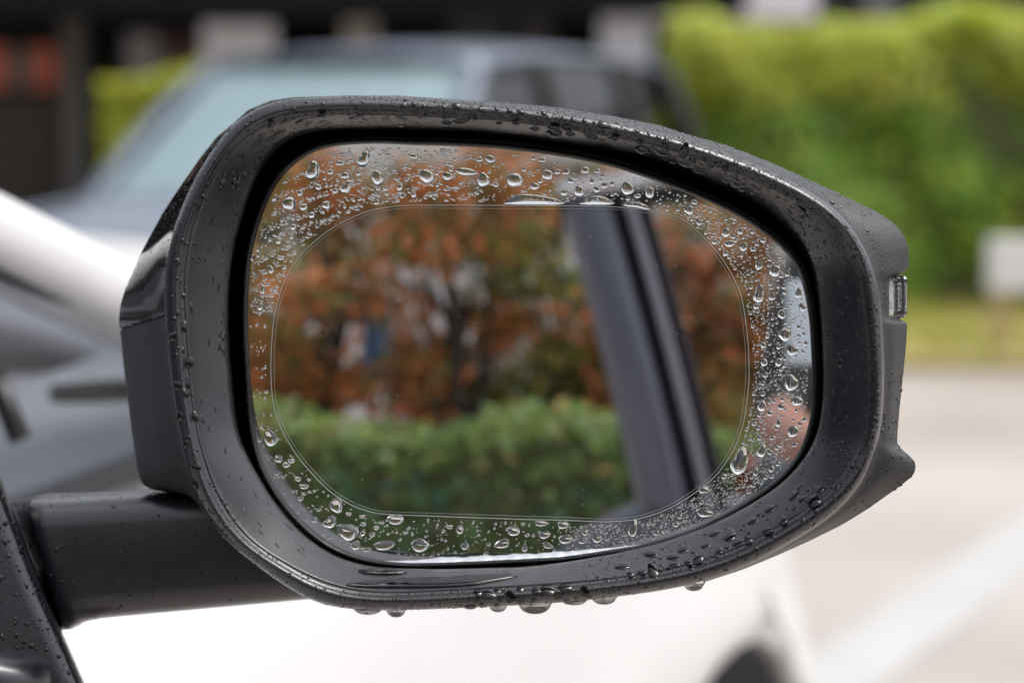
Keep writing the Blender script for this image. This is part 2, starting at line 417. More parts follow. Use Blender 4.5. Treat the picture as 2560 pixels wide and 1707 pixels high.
for (a, c, m_, z) in ((160, 208, ct, 2.2), (1500, 1625, pmat('lavender_column', (.52, .52, .57), .6, noise=.05), 4.3), (2150, 2235, pmat('grey_post', (.10, .10, .11), .6), 4.3), (1125, 1265, pmat('dark_grey_column', (.03, .029, .026), .8), 2.2), (1290, 1380, M.setdefault('sc2', pmat('dark_brown_column', (.035, .032, .03), .8)), 2.2)):  # the last two columns are dark grey and dark brown themselves
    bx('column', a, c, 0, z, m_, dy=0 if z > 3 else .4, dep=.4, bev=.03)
bx('poster_board', 512, 692, .5, 1.98, pmat('white_poster', (.80, .80, .84), .6), dy=1.2, dep=.06)
bx('display_panel', 322, 398, .4, 1.88, pmat('grey_panel', (.26, .25, .25), .6), dy=1.3, dep=.06)
bx('display_panel', 405, 505, .4, 1.85, pmat('maroon_panel', (.055, .022, .018), .6), dy=1.3, dep=.06)
bx('display_panel', 862, 945, .4, 2.25, pmat('beige_panel', (.40, .36, .32), .6), dy=1.3, dep=.06)
for a, c in ((-60, 26), (84, 150)): bx('sign_panel', a, c, 1.33, 1.75, pmat('orange_red_panel', (.40, .08, .03), .5), dy=1.0, dep=.06)
bx('sign_panel', 27, 83, 1.35, 1.72, pmat('dim_grey_panel', (.07, .065, .06), .5), dy=1.02, dep=.05)
bx('kiosk', -70, 150, 0, 1.25, pmat('brown_kiosk', (.028, .02, .014), .7, noise=.3), dy=1.0, dep=.3)
bx('sill_slab', 1626, 2035, 1.98, 2.42, pmat('pale_slab', (.60, .58, .62), .6), dy=-.3, dep=.5, bev=.02)
bx('window_band', 1626, 2035, 1.2, 1.975, pmat('teal_dark_glass', (.008, .014, .016), .2), dy=.15, dep=.05)
bx('window_band', 2240, 2900, 1.0, 2.6, pmat('teal_dark_glass_b', (.007, .014, .018), .2), dy=.15, dep=.05)
bx('door_recess', 2036, 2149, 0, 2.6, pmat('dark_recess', (.012, .011, .012), .6), dy=.3, dep=.05)

# low white board on tan legs standing on the verge
sg = empty('notice_board', (2.75, 11.4, .06)); tag(sg, 'low white board on tan legs standing on the grass verge', 'sign board')
mb = MB(); mb.box((0, 0, .415), (.48, .025, .125), bev=.01); mb.build('board', pmat('white_board', (.62, .62, .60), .5), sg)
for x in (-.40, .40):
    mb = MB(); mb.box((x, .045, .20), (.055, .02, .20), bev=.006); mb.build('leg', pmat('tan_wood', (.44, .35, .17), .7, noise=.2, nscale=20), sg)

# ------------------------------------------------------------------ cars
def build_car(root, P):
    """x forward (0 = front axle), y left, z up. P: dimensions and materials."""
    L0, L1, Wd, wb, Ra, zc = P['front'], P['rear'], P['w'], P['wb'], P['Ra'], P['zc']
    hood = P['hood']; zsill = P['sill']
    xs = sorted(set([round(x, 4) for x in np.arange(-L1, L0 + .001, .04)] + [round(g_ + s_, 4) for g_ in P['gaps'] for s_ in (-.004, .004)] +
                    [round(c - Ra * math.cos(a), 4) for c in (0, -wb) for a in np.linspace(0, math.pi, 25)]))
    hx = [h[0] for h in hood]; hz = [h[1] for h in hood]
    rows = [0, .10, .28, .46, .62, .76, .86, .93, .97, 1.0]          # height fractions of the side
    rin = [.03, .004, .0, .0, .004, .014, .022, .032, .05, .10]      # inset of the side at each height
    G = []
    for x in xs:
        e0 = max(0, (x - (L0 - .75)) / .75); e1 = max(0, (-(x) - (L1 - .6)) / .6)
        w = Wd * (1 - .34 * min(1, e0) ** 2.6 - .24 * min(1, e1) ** 2.6)
        zt = float(np.interp(x, hx, hz)); zb = zsill + .12 * min(1, e0) ** 3 + .14 * min(1, e1) ** 3
        ar = 0
        for c in (0, -wb):
            if abs(x - c) <= Ra: ar = max(ar, zc + math.sqrt(max(0, Ra * Ra - (x - c) ** 2)))
        lip = P.get('lip', .012)
        r = []
        for k, (f_, i_) in enumerate(zip(rows, rin)):
            z = zb + f_ * (zt - zb); yy = w - i_
            if ar and z < ar: z = ar
            yy -= P.get('nose', 0) * min(1, max(0, (x - .12) / .95)) ** 1.2 * f_ ** 1.3
            flare = 0
            for c in (0, -wb):
                dd = math.hypot(x - c, z - zc); flare = max(flare, lip * math.exp(-((dd - Ra) / .05) ** 2)) if z > zc - .05 else flare
            r.append((x, yy + flare, z))
        for t in (.80, .55, .28, 0):
            yy = (w - .10 - P.get('nose', 0) * min(1, max(0, (x - .12) / .95)) ** 1.2) * t
            crown = P.get('crown', .045) * (1 - t * t) + P.get('crease', .012) * math.exp(-((t - .62) / .12) ** 2)
            r.append((x, yy, max(zt + crown * 1.0, ar)))
        G.append(r)
    G = np.array(G); nx, nr = G.shape[:2]
    full = np.concatenate([G, (G * (1, -1, 1))[:, ::-1][:, 1:]], 1); nf = full.shape[1]
    parts = {}
    cow = P['cowl']
    for i in range(nx - 1):
        xm = (xs[i] + xs[i + 1]) / 2
        if any(abs(xm - g_) < .0039 for g_ in P['gaps']): continue
        for j in range(nf - 1):
            jj = j if j < nr - 1 else nf - 2 - j
            if jj >= nr - 4 and xm < cow - .02 and xm > -P['tail']: continue                     # open above the belt: cabin
            side = jj < nr - 4
            if side and P['gaps'][1] < xm < P['gaps'][0]: nm = ('front_door', j < nf / 2)
            elif side and P['gaps'][2] < xm < P['gaps'][1]: nm = ('rear_door', j < nf / 2)
            elif (not side) and xm > cow and xm < L0 - .12: nm = ('hood', 0)
            else: nm = ('front_fender', j < nf / 2) if xm > -P['wb'] / 2 else ('rear_quarter', 0)
            q = (i * nf + j, i * nf + j + 1, (i + 1) * nf + j + 1, (i + 1) * nf + j)
            parts.setdefault(nm, []).append(q)
    V = full.reshape(-1, 3)
    skip = P.get('skip', ())
    for (nm, sd_), F_ in parts.items():
        if (nm, sd_) in skip: continue
        us = sorted(set(i for q in F_ for i in q)); mp = {u: k for k, u in enumerate(us)}
        o = mesh_obj(nm, V[us], [tuple(mp[i] for i in q)[::-1] for q in F_], P['paint'], root)
        sm = o.modifiers.new('thickness', 'SOLIDIFY'); sm.thickness = .012; sm.offset = -1
    # ends
    for (i, nm) in ((nx - 1, 'front_bumper'), (0, 'rear_bumper')):
        ring = full[i]; c = ring.mean(0); mb = MB()
        d = .10 if i else -.08
        R0 = ring; R1 = c + (ring - c) * .93 + (d * .6, 0, 0); R2 = c + (ring - c) * .6 + (d, 0, 0); R3 = c + (ring - c) * .02 + (d * 1.1, 0, 0)
        mb.grid(np.array([R0, R1, R2, R3]), flip=bool(i)); b_ = np.array([[r[0], r[-1]] for r in (R0, R1, R2, R3)]); mb.grid(b_)
        mb.build(nm, P['paint'], root, True)
    for sy in (1, -1):
        mb = MB(); x = L0 - .10; y = Wd * P.get('hl', .66) * sy; z = float(np.interp(L0 - .2, hx, hz)) - .13
        mb.box((x + .03, y, z), (.10, .17, .065), bev=.03); mb.build('headlight', M['head_lens'], root, True)
        mb = MB(); mb.box((-L1 + .02, Wd * .70 * sy, P['belt'] - .10), (.09, .13, .10), bev=.03); mb.build('tail_light', M['red_lens'], root, True)
    mb = MB(); mb.box((L0 + .04, 0, .52), (.05, Wd * .55, .10), bev=.02); mb.build('grille', M['trim'], root)
    # dark inner floor and wheel housings
    mb = MB(); mb.box(((L0 - L1) / 2, 0, zsill + .08), ((L0 + L1) / 2 - .25, Wd * .62, .05))
    mb.build('floor_pan', M['underbody'], root)
    for c in (0, -wb):
        for sy in (1, -1):
            mb = MB()
            ring = [[(c - (Ra + .01) * math.cos(a), sy * y_, zc + (Ra + .01) * math.sin(a)) for a in np.linspace(-.35, math.pi + .35, 26)] for y_ in (Wd * .58, Wd - .012)]
            mb.grid(np.array(ring), flip=sy > 0)
            cen = [(c, sy * Wd * .58, zc)]; rr = [tuple(p) for p in ring[0]]
            mb.add(rr, [tuple(range(len(rr)))])
            nb = len(mb.v) - len(rr); mb.f[-1] = tuple(range(len(rr)))          # the end wall shares the band's rim
            mb.v = mb.v[:nb]
            mb.build('wheel_housing', M['underbody'], root, False)
    rw = P['rw']
    for c in (0, -wb):
        for sy in (1, -1):
            prof = [(rw * .66, .0), (rw * .70, .02), (rw * .93, .015), (rw * .985, .04), (rw, .08), (rw, .14), (rw * .98, .19), (rw * .90, .21), (rw * .66, .20)]
            A = np.linspace(0, 2 * math.pi, 49)[:-1]
            g = np.array([[(c + r_ * math.cos(a), sy * (Wd - .03 - t_), zc + r_ * math.sin(a)) for (r_, t_) in prof] for a in A])
            mb = MB(); mb.grid(g, closed_u=True, flip=sy < 0); wh = mb.build('wheel', M['tyre'], root, True)
            mb = MB(); yb = sy * (Wd - .045)
            g = np.array([[(c + r_ * rw * math.cos(a), yb - sy * t_, zc + r_ * rw * math.sin(a)) for (r_, t_) in ((.68, 0), (.62, .01), (.60, .10))] for a in A])
            mb.grid(g, closed_u=True, flip=sy < 0)
            for k in range(5):
                a = 2 * math.pi * k / 5 + .3; rt = np.array([[math.cos(a), 0, -math.sin(a)], [0, 1, 0], [math.sin(a), 0, math.cos(a)]])
                mb.box((c + rw * .34 * math.cos(a), yb - sy * .02, zc + rw * .34 * math.sin(a)), (rw * .30, .012, .035), rot=rt, bev=.006)
            mb.tube([(c, yb - sy * .05, zc), (c, yb - sy * .004, zc)], [.07, .06], 16)
            mb.build('rim', M['rim'], wh)
    # cabin: pillars, roof, panes
    hb, hr = P['yb'], P['yr']; zb_, zr = P['belt'], P['roof']
    A0 = np.array((cow, hb, P['cowlz'])); A1 = np.array((P['rf'], hr, zr - .06)); D0_ = np.array((-P['tail'], hb * .94, zb_ - .02)); D1 = np.array((-P['rb'], hr * .95, zr - .07))
    B0 = np.array((P['bx'], hb + .015, zb_)); B1 = np.array((P['bx'] - .10, hr + .01, zr - .045))
    C0 = np.array((P['cx'], hb, zb_)); C1 = np.array((P['cx'] - .05, hr, zr - .05))
    fl = lambda p: p * np.array((1, -1, 1))
    def bar(pts, w, t):
        """flattened rounded bar along pts: w along x, t along y"""
        g = []
        for p in pts:
            p = np.array(p); g.append([p + (w * .5 * math.copysign(abs(math.cos(a)) ** .6, math.cos(a)), t * .5 * math.copysign(abs(math.sin(a)) ** .6, math.sin(a)), 0) for a in np.linspace(0, 2 * math.pi, 17)])
        return np.array(g)
    for s_ in (1, -1):
        q = (lambda p: p) if s_ > 0 else fl
        for (p0, p1, w, mt) in ((A0, A1, P['aw'], P['paint']), (B0, B1, .10, M['trim']), (C0, C1, .10, P.get('dmat', P['paint'])), (D0_, D1, P.get('dw', .20), P.get('dmat', P['paint']))):
            ts = np.linspace(-.03, 1.0, 9); mb = MB()
            mb.grid(bar([q(p0 + (p1 - p0) * t + np.array((0, .02, .015)) * math.sin(max(0, t) * math.pi)) for t in ts], w, .07))
            mb.build('pillar', mt, root, True)
        for (a0, a1, b0, b1, nm) in ((A0, A1, B0, B1, 'side_window'), (B0, B1, C0, C1, 'side_window'), (C0, C1, D0_, D1, 'quarter_window')):
            g = np.array([[q((a0 * (1 - u) + b0 * u) * (1 - v_) + (a1 * (1 - u) + b1 * u) * v_ + np.array((0, .02 * math.sin(v_ * math.pi) - .012, 0))) for v_ in np.linspace(0, 1, 6)] for u in np.linspace(0, 1, 6)])
            mb = MB(); mb.grid(g); mb.build(nm, P['side_pane'], root, True)
        # black seal along the belt and the roof edge
        mb = MB(); mb.tube([q(A0 + (0, .008, .005)), q(B0 + (0, .004, .006)), q(C0 + (0, .012, .006)), q(D0_ + (0, .01, .01))], [.011] * 4, 6); mb.build('window_seal', M['trim'], root, True)
        mb = MB(); mb.tube([q(A0 + (-.06, .012, .03)), q((A0 + A1) / 2 + (-.06, .036, 0.0)), q(A1 + (-.06, .014, -.03)), q(B1 + (0, .02, -.02))], [.012] * 4, 6); mb.build('window_seal', M['trim'], root, True)
    for (p, r_, nm, bul, mt) in ((A0, A1, 'windscreen', .06, P['front_pane']), (D0_, D1, 'rear_window', -.05, P['side_pane'])):
        g = []
        for v_ in np.linspace(0, 1, 7):
            e = p * (1 - v_) + r_ * v_
            g.append([(e[0] + bul * (1 - (2 * u - 1) ** 2), e[1] * (1 - 2 * u), e[2] + .012 * math.sin(u * math.pi)) for u in np.linspace(0, 1, 11)])
        mb = MB(); mb.grid(np.array(g)); mb.build(nm, mt, root, True)
    g = []
    for u in np.linspace(0, 1, 15):
        e = A1 * (1 - u) + D1 * u; hh = hr + .012; zz = e[2] + .05 * math.sin(u * math.pi) ** .8
        g.append([(e[0] + (.06 if u < .01 else 0) * (1 - y_ * y_), y_ * hh, zz + .045 * (1 - abs(y_) ** 2.4)) for y_ in np.linspace(-1, 1, 17)])
    o = mesh_obj('roof', np.array(g).reshape(-1, 3), [(i * 17 + j, i * 17 + j + 1, (i + 1) * 17 + j + 1, (i + 1) * 17 + j) for i in range(14) for j in range(16)], P['paint'], root)
    sm = o.modifiers.new('thickness', 'SOLIDIFY'); sm.thickness = .03; sm.offset = -1
    if P.get('sky_sheen'):  # added panel behind the windscreen, standing in for sky reflected in the glass
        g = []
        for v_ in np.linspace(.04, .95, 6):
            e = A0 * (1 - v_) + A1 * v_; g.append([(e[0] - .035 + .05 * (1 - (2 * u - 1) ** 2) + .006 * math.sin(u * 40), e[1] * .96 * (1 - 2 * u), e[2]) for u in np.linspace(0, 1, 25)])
        mb = MB(); mb.grid(np.array(g)); mb.build('sky_sheen_panel', P['sky_sheen'], root, True)
    mb = MB(); mb.box((cow - .22, 0, P['cowlz'] - .05), (.24, Wd * .72, .07), bev=.04); mb.build('dashboard', M['cabin'], root, True)
    for sy in (1, -1):
        mb = MB(); x = P['bx'] + .05
        mb.box((x + .28, sy * .36, .55), (.26, .24, .09), bev=.05); mb.box((x - .02, sy * .36, .86), (.08, .24, .28), bev=.06); mb.box((x - .06, sy * .36, 1.2), (.05, .13, .07), bev=.04)
        mb.build('seat', M['seat'], root, True)

TH = R_(20.0)
fdir = np.array([math.sin(TH), math.cos(TH)]); rdir = np.array([math.cos(TH), -math.sin(TH)])
CARW = .90
org = fdir * 1.97 - rdir * (.53 + CARW)
white = empty('white_car', (org[0], org[1], 0), math.atan2(fdir[1], fdir[0]))
tag(white, 'white car nearest the camera, carrying the rain-wet black wing mirror', 'car')
build_car(white, dict(front=1.18, rear=3.45, w=CARW, wb=2.68, Ra=.475, zc=.355, rw=.335, sill=.24, lip=.016,
    hood=[(-3.45, .98), (-3.2, 1.03), (-2.0, 1.05), (-.9, 1.06), (-.5, 1.09), (0, 1.075), (.5, .98), (.88, .82), (1.08, .70), (1.18, .60)], crown=.09, nose=.22, hl=.42,
    gaps=[-1.15, -1.93, -2.7], cowl=-.53, cowlz=1.09, tail=3.05, belt=1.05, roof=1.645, yb=.775, yr=.62, rf=-2.01, rb=2.85, bx=-2.23, cx=-2.75, aw=.12,
    paint=M['white_paint'], side_pane=M['pane_own'], front_pane=M['pane']))

# silver car parked three-quarter on, ahead
hd = np.array([-math.sin(R_(24)), -math.cos(R_(24))])
silver = empty('silver_car', (-1.083, 8.31, 0), math.atan2(hd[1], hd[0]))
tag(silver, 'silver blue saloon car parked in front of the hedge, nose to the left', 'car')
build_car(silver, dict(front=.80, rear=3.55, w=.86, wb=2.62, Ra=.35, zc=.31, rw=.31, sill=.20, lip=.01,
    hood=[(-3.55, .86), (-3.3, .95), (-2.0, .92), (-.6, .90), (-.3, .885), (0, .86), (.5, .78), (.7, .70), (.8, .60)],
    gaps=[-.55, -1.55, -2.45], cowl=-.42, cowlz=.90, tail=3.3, belt=.90, roof=1.47, yb=.72, yr=.57, rf=-1.05, rb=3.15, bx=-1.55, cx=-2.45, aw=.09, dw=.12, dmat=M['trim'],
    paint=M['silver_paint'], side_pane=M['pane_dark'], front_pane=M['pane_green'], sky_sheen=pmat('sky_sheen_teal', (.29, .345, .375), .6)))  # teal of the added panel imitates reflected sky

# dark car parked behind the camera to the right, its front door standing open
dorg = np.array([1.30, -1.45]) + 0.75 * fdir
lat = rdir * .86
dark = empty('dark_car', (dorg[0] + lat[0], dorg[1] + lat[1], 0), math.atan2(fdir[1], fdir[0]))
tag(dark, 'dark grey car with its door wide open, its door frame seen in the mirror', 'car')
build_car(dark, dict(front=.80, rear=3.5, w=.86, wb=2.65, Ra=.35, zc=.32, rw=.315, sill=.22, lip=.01,
    hood=[(-3.5, .9), (-3.3, .98), (-2.0, .96), (-.6, .94), (-.3, .92), (0, .89), (.5, .80), (.7, .72), (.8, .62)],
    gaps=[-.75, -1.75, -2.55], cowl=-.55, cowlz=.94, tail=3.2, belt=.95, roof=1.66, yb=.73, yr=.58, rf=-1.3, rb=2.8, bx=-1.72, cx=-2.5, aw=.09,
    paint=M['dark_paint'], side_pane=M['pane_dark'], front_pane=M['pane'], skip=(('front_door', True),)))
# open door, its plane across the view: free edge to the left
DY = -1.6
mb = MB()
edge = ((.26, .16), (.34, .02), (.5, -.10), (.66, -.17), (.78, -.19), (.86, -.13), (.92, -.02), (.955, .06))     # height, free edge
mb.grid(np.array([[(x_, DY + .05 * ((z_ - .6) / .42) ** 2, z_) for x_ in np.linspace(xe, 1.22, 12)] for (z_, xe) in edge]))
door = mb.build('open_door', M['dark_paint'], None, True)
sm = door.modifiers.new('thickness', 'SOLIDIFY'); sm.thickness = .10; sm.offset = 1
bv = door.modifiers.new('bevel', 'BEVEL'); bv.width = .015; bv.segments = 2; bv.limit_method = 'ANGLE'
def slab(pts0, pts1, y0, y1, name, mat):
    """pillar strip between two edge polylines (x,z), from depth y0 to y1, rounded front"""
    mb = MB(); g = []
    for (x0, z0), (x1, z1) in zip(pts0, pts1):
        r = []
        for a in np.linspace(0, 1, 7):
            r.append((x0 + (x1 - x0) * a, y1 + .22 * (y0 - y1) * (1 - (2 * a - 1) ** 4) * -0 + (y0 - y1) * (1 - (2 * a - 1) ** 6), z0 + (z1 - z0) * a))
        g.append(r)
    g = np.array(g); mb.grid(g); back = g.copy(); back[:, :, 1] = y1 - .03; mb.grid(back, flip=True)
    return mb.build(name, mat, door, True)
zz_ = np.linspace(.95, 1.66, 8); lean = lambda z: .135 - (z - .95) * .235 - .02 * ((z - .95) / .71) ** 2
def strip(o0, o1, y0, y1, nm, mt): return slab([(lean(z) + o0, z) for z in zz_], [(lean(z) + o1, z) for z in zz_], y0, y1, nm, mt)
strip(-.105, .032, DY + .06, DY - .02, 'door_frame', M['dark_paint'])
strip(.032, .041, DY + .054, DY - .02, 'seal', M['trim'])
strip(.041, .080, DY + .058, DY - .02, 'trim_strip', pmat('satin_alloy_trim', (.26, .26, .30), .36, metal=.6))
strip(.080, .112, DY + .05, DY - .03, 'inner_seal', pmat('plum_black_seal', (.02, .012, .018), .5))
top = [(lean(1.66) - .105, 1.66), (.25, 1.70), (.6, 1.67), (.9, 1.52), (1.18, 1.02)]
mb = MB(); mb.tube([(x, DY + .02, z) for x, z in top], [.03, .032, .032, .03, .03], 10); mb.build('window_frame', M['trim'], door, True)
mb = MB(); mb.tube([(x, DY + .06, z + .025) for x, z in top[:4]], [.02, .022, .022, .02], 10); mb.build('roof_rail', pmat('bright_rail', (.62, .62, .64), .2, metal=.8), door, True)
mb = MB(); P4 = np.array([[(lean(.95) + .1, DY + .01, .95), (1.15, DY + .01, .98)], [(lean(1.3) + .1, DY + .01, 1.3), (1.0, DY + .01, 1.3)], [(lean(1.66) + .1, DY + .01, 1.66), (.62, DY + .01, 1.66)]]); mb.grid(P4); mb.build('side_window', M['pane'], door)
door.parent = dark; door.matrix_parent_inverse = (Matrix.Translation(dark.location) @ Matrix.Rotation(dark.rotation_euler[2], 4, 'Z')).inverted()

# ------------------------------------------------------------------ the wing mirror: a part of the white car
wing = empty('wing_mirror'); wing.parent = white
wing.matrix_parent_inverse = (Matrix.Translation(white.location) @ Matrix.Rotation(white.rotation_euler[2], 4, 'Z')).inverted()
wing['label'] = 'black door mirror of the white car, covered in raindrops'
NT = 2160
TT = np.linspace(-math.pi, math.pi, NT, endpoint=False)
RC = np.array([1250.0, 870.0])                     # centre the outlines are measured from (photo millimetre grid)

def ring(pts, sig=1.4):
    p = np.array(pts, float); q = np.roll(p, -1, 0)
    p = np.concatenate([p * (1 - u) + q * u for u in np.linspace(0, 1, 12, endpoint=False)]) - RC; th = np.arctan2(-p[:, 1], p[:, 0]); r = np.hypot(p[:, 0], p[:, 1])
    o = np.argsort(th); th, r = th[o], r[o]
    th = np.concatenate([th - 2 * math.pi, th, th + 2 * math.pi]); r = np.tile(r, 3)
    v = np.interp(TT, th, r)
    if sig:
        k = int(sig * 3 * NT / 360) + 1; x = np.arange(-k, k + 1) * 360 / NT; g = np.exp(-.5 * (x / sig) ** 2); g /= g.sum()
        v = np.convolve(np.concatenate([v[-k:], v, v[:k]]), g, 'valid')
    return v
OUT = ring([(411,750),(418,865),(438,1018),(458,1132),(474,1201),(489,1250),(513,1286),(551,1339),(600,1382),(638,1409),(695,1451),(753,1489),(810,1512),(868,1521),(944,1524),(1059,1522),(1250,1514),(1400,1505),(1524,1492),(1649,1475),(1761,1453),(1850,1420),(1918,1389),(1980,1352),(2063,1302),(2125,1248),(2163,1199),(2188,1137),(2206,1054),(2211,921),(2205,806),(2195,691),(2174,640),(2155,602),(2132,567),(2102,533),(2067,506),(2044,488),(1929,430),(1815,383),(1700,347),(1535,303),(1382,277),(1191,257),(1000,244),(867,243),(735,246),(678,254),(621,278),(602,290),(563,332),(517,395),(475,468),(445,540),(422,613),(411,697)], 3.0)
RID = ring([(468,846),(470,788),(476,941),(490,1056),(509,1133),(536,1209),(574,1286),(627,1350),(638,1360),(696,1392),(753,1425),(810,1452),(887,1472),(983,1478),(1136,1470),(1327,1459),(1400,1454),(1524,1443),(1690,1416),(1815,1377),(1898,1340),(1980,1290),(2063,1236),(2125,1182),(2155,1128),(2171,1054),(2176,950),(2160,800),(2144,659),(2125,609),(2094,567),(2044,533),(1968,491),(1891,456),(1815,426),(1727,393),(1631,364),(1497,338),(1383,319),(1230,301),(1000,291),(880,288),(774,290),(697,301),(628,330),(582,376),(544,430),(506,506),(479,583),(464,678)], 3.2)
INN = ring([(567,736),(569,678),(582,602),(605,525),(630,450),(660,395),(690,358),(735,332),(812,319),(1000,318),(1191,326),(1344,345),(1497,366),(1631,393),(1727,430),(1815,468),(1891,502),(1949,544),(2002,602),(2025,640),(2040,697),(2052,800),(2059,950),(2055,1033),(2043,1095),(2014,1145),(1960,1207),(1877,1261),(1773,1315),(1649,1358),(1524,1387),(1400,1408),(1304,1419),(1097,1424),(944,1420),(868,1405),(810,1378),(753,1336),(715,1294),(676,1245),(638,1180),(611,1134),(591,1094),(578,999),(566,865),(564,750)], 2.6)
GLS = ring([(617,800),(621,697),(627,640),(640,582),(659,525),(686,464),(724,418),(766,387),(812,368),(870,361),(965,358),(1000,362),(1115,364),(1230,370),(1344,382),(1440,397),(1536,418),(1631,449),(1708,479),(1776,506),(1853,544),(1930,598),(1976,640),(1998,678),(2014,736),(2025,800),(2032,950),(2030,1033),(2014,1095),(1993,1141),(1960,1182),(1898,1232),(1815,1282),(1732,1323),(1607,1361),(1483,1380),(1400,1391),(1174,1402),(1021,1407),(963,1403),(925,1396),(875,1383),(830,1363),(791,1336),(753,1302),(715,1260),(684,1214),(657,1164),(640,1103),(631,1046),(625,950)], 2.2)
FLM = ring([(1229,513.7),(1100,513.5),(1000,514),(927,525),(870,548),(812,582),(755,632),(716,690),(693,755),(683,807),(677,903),(679,980),(689,1037),(708,1083),(746,1144),(800,1205),(830,1233),(887,1267),(944,1284),(1021,1287),(1180,1293),(1327,1298),(1400,1299),(1524,1304),(1595,1298),(1670,1273),(1732,1236),(1794,1186),(1840,1116),(1860,1054),(1868,991),(1873,950),(1871,870),(1864,800),(1853,736),(1830,686),(1796,632),(1757,594),(1746,580),(1708,546),(1631,527),(1536,517),(1400,514.5)], 1.8)
SHL = ring([(297,800),(302,838),(308,903),(317,979),(329,1075),(342,1163),(350,1198),(358,1211),(367,1219),(382,1224),(420,1229),(463,1236),(488,1251),(513,1284),(551,1337),(600,1380),(638,1407),(695,1449),(753,1487),(810,1510),(868,1519),(944,1522),(1059,1520),(1250,1512),(1400,1504),(1524,1491),(1649,1475),(1761,1454),(1856,1423),(1939,1389),(2022,1352),(2105,1311),(2167,1273),(2208,1244),(2250,1215),(2283,1188),(2290,1170),(2288,1153),(2270,1134),(2250,1122),(2242,1108),(2243,1090),(2247,1036),(2257,940),(2265,864),(2268,806),(2267,800),(2258,798.5),(2224,796.5),(2222,792),(2222,694),(2224,690),(2262,683.5),(2269,681),(2271,676),(2271,621),(2266,605),(2258,586),(2236,560),(2197,533),(2121,496),(2044,460),(1929,408),(1815,364),(1700,332),(1650,315),(1536,292),(1383,269),(1191,253),(1000,240),(867,240),(735,244),(678,252),(621,275),(582,311),(544,341),(498,399),(445,475),(407,533),(380,582),(353,632),(311,728),(300,766)], .35)
CT, ST = np.cos(TT), np.sin(TT)

def ring_pts(r, depth):
    return at_n(RC[0] + r * CT, RC[1] - r * ST, .750 + depth * .001)

def loft(name, stops, mat, sub=4, parent=wing, faces_where=None):
    """stops: (radius array, depth mm scalar/array); smooth Catmull-Rom across the stops"""
    Rr = np.array([s[0] * np.ones(NT) for s in stops]); Dd = np.array([s[1] * np.ones(NT) for s in stops])
    n = len(stops); rows = []
    for i in range(n - 1):
        for k in range(sub):
            t = k / sub; i0, i1, i2, i3 = max(i - 1, 0), i, i + 1, min(i + 2, n - 1)
            h = lambda A: .5 * ((2 * A[i1]) + (-A[i0] + A[i2]) * t + (2 * A[i0] - 5 * A[i1] + 4 * A[i2] - A[i3]) * t * t + (-A[i0] + 3 * A[i1] - 3 * A[i2] + A[i3]) * t ** 3)
            rows.append((h(Rr), h(Dd)))
    rows.append((Rr[-1], Dd[-1]))
    Pt = np.array([ring_pts(r, d) for r, d in rows])
    return Pt, rows

def loft_obj(name, Pt, mat, parent=wing, mask=None, thick=0):
    a, b = Pt.shape[:2]; V = Pt.reshape(-1, 3)
    i, j = np.meshgrid(np.arange(a - 1), np.arange(b), indexing='ij'); j2 = (j + 1) % b
    F_ = np.stack([i * b + j, (i + 1) * b + j, (i + 1) * b + j2, i * b + j2], -1)
    F_ = F_.reshape(-1, 4) if mask is None else F_[mask]
    u, inv = np.unique(F_, return_inverse=True)
    o = fast_mesh(name, V[u], inv.reshape(-1, 4), mat, parent)
    o.data.polygons.foreach_set('use_smooth', [True] * len(o.data.polygons))
    if thick: m_ = o.modifiers.new('thickness', 'SOLIDIFY'); m_.thickness = thick; m_.offset = -1
    return o
mixr = lambda a, b, t: a * (1 - t) + b * t

# bezel: outer bead, groove, ridge, scooped face, dark recess
bez_stops = [(OUT - 7, 17), (OUT - 2, 11), (OUT, 4.6), (mixr(OUT, RID, .09), 2.1), (mixr(OUT, RID, .24), .75), (mixr(OUT, RID, .42), .15), (mixr(OUT, RID, .60), .35), (mixr(OUT, RID, .78), 1.75),
             (mixr(OUT, RID, .91), 2.3), (mixr(OUT, RID, 1.0), 2.35), (mixr(RID, INN, .10), 3.6), (mixr(RID, INN, .30), 6.5), (mixr(RID, INN, .62), 11.5), (mixr(RID, INN, .90), 16.5), (INN, 19.5), (mixr(INN, GLS, .12), 25), (mixr(INN, GLS, .18), 44)]
BEZ, bez_rows = loft('bezel', bez_stops, M['satin'])
bez = loft_obj('bezel', BEZ, M['satin'])

# cover shell behind the bezel
left = np.clip((1 - CT) / 2, 0, 1); dS = 24 + 40 * left ** 1.6
up = np.clip(ST, 0, 1); dS = dS + 8 * up * (1 - left)
MASKL = (np.abs(TT) > R_(100))
cov_stops = [(OUT - 14, 24 + 0 * left), (OUT - 5, 12.6), (OUT - 1.2, 12.2), (mixr(OUT, SHL, .10) - .3, 13.2 + .08 * (dS - 12)), (mixr(OUT, SHL, .45) , 12 + .38 * (dS - 12)), (mixr(OUT, SHL, .80), 12 + .72 * (dS - 12)),
             (mixr(OUT, SHL, .96), 12 + .90 * (dS - 12)), (SHL, dS), (SHL * .992, dS + 6), (SHL * .95, dS + 22), (SHL * .82, dS + 46), (SHL * .60, dS + 62), (SHL * .3, dS + 70), (SHL * .01, dS + 72)]
COV, cov_rows = loft('cover', cov_stops, M['grain'])
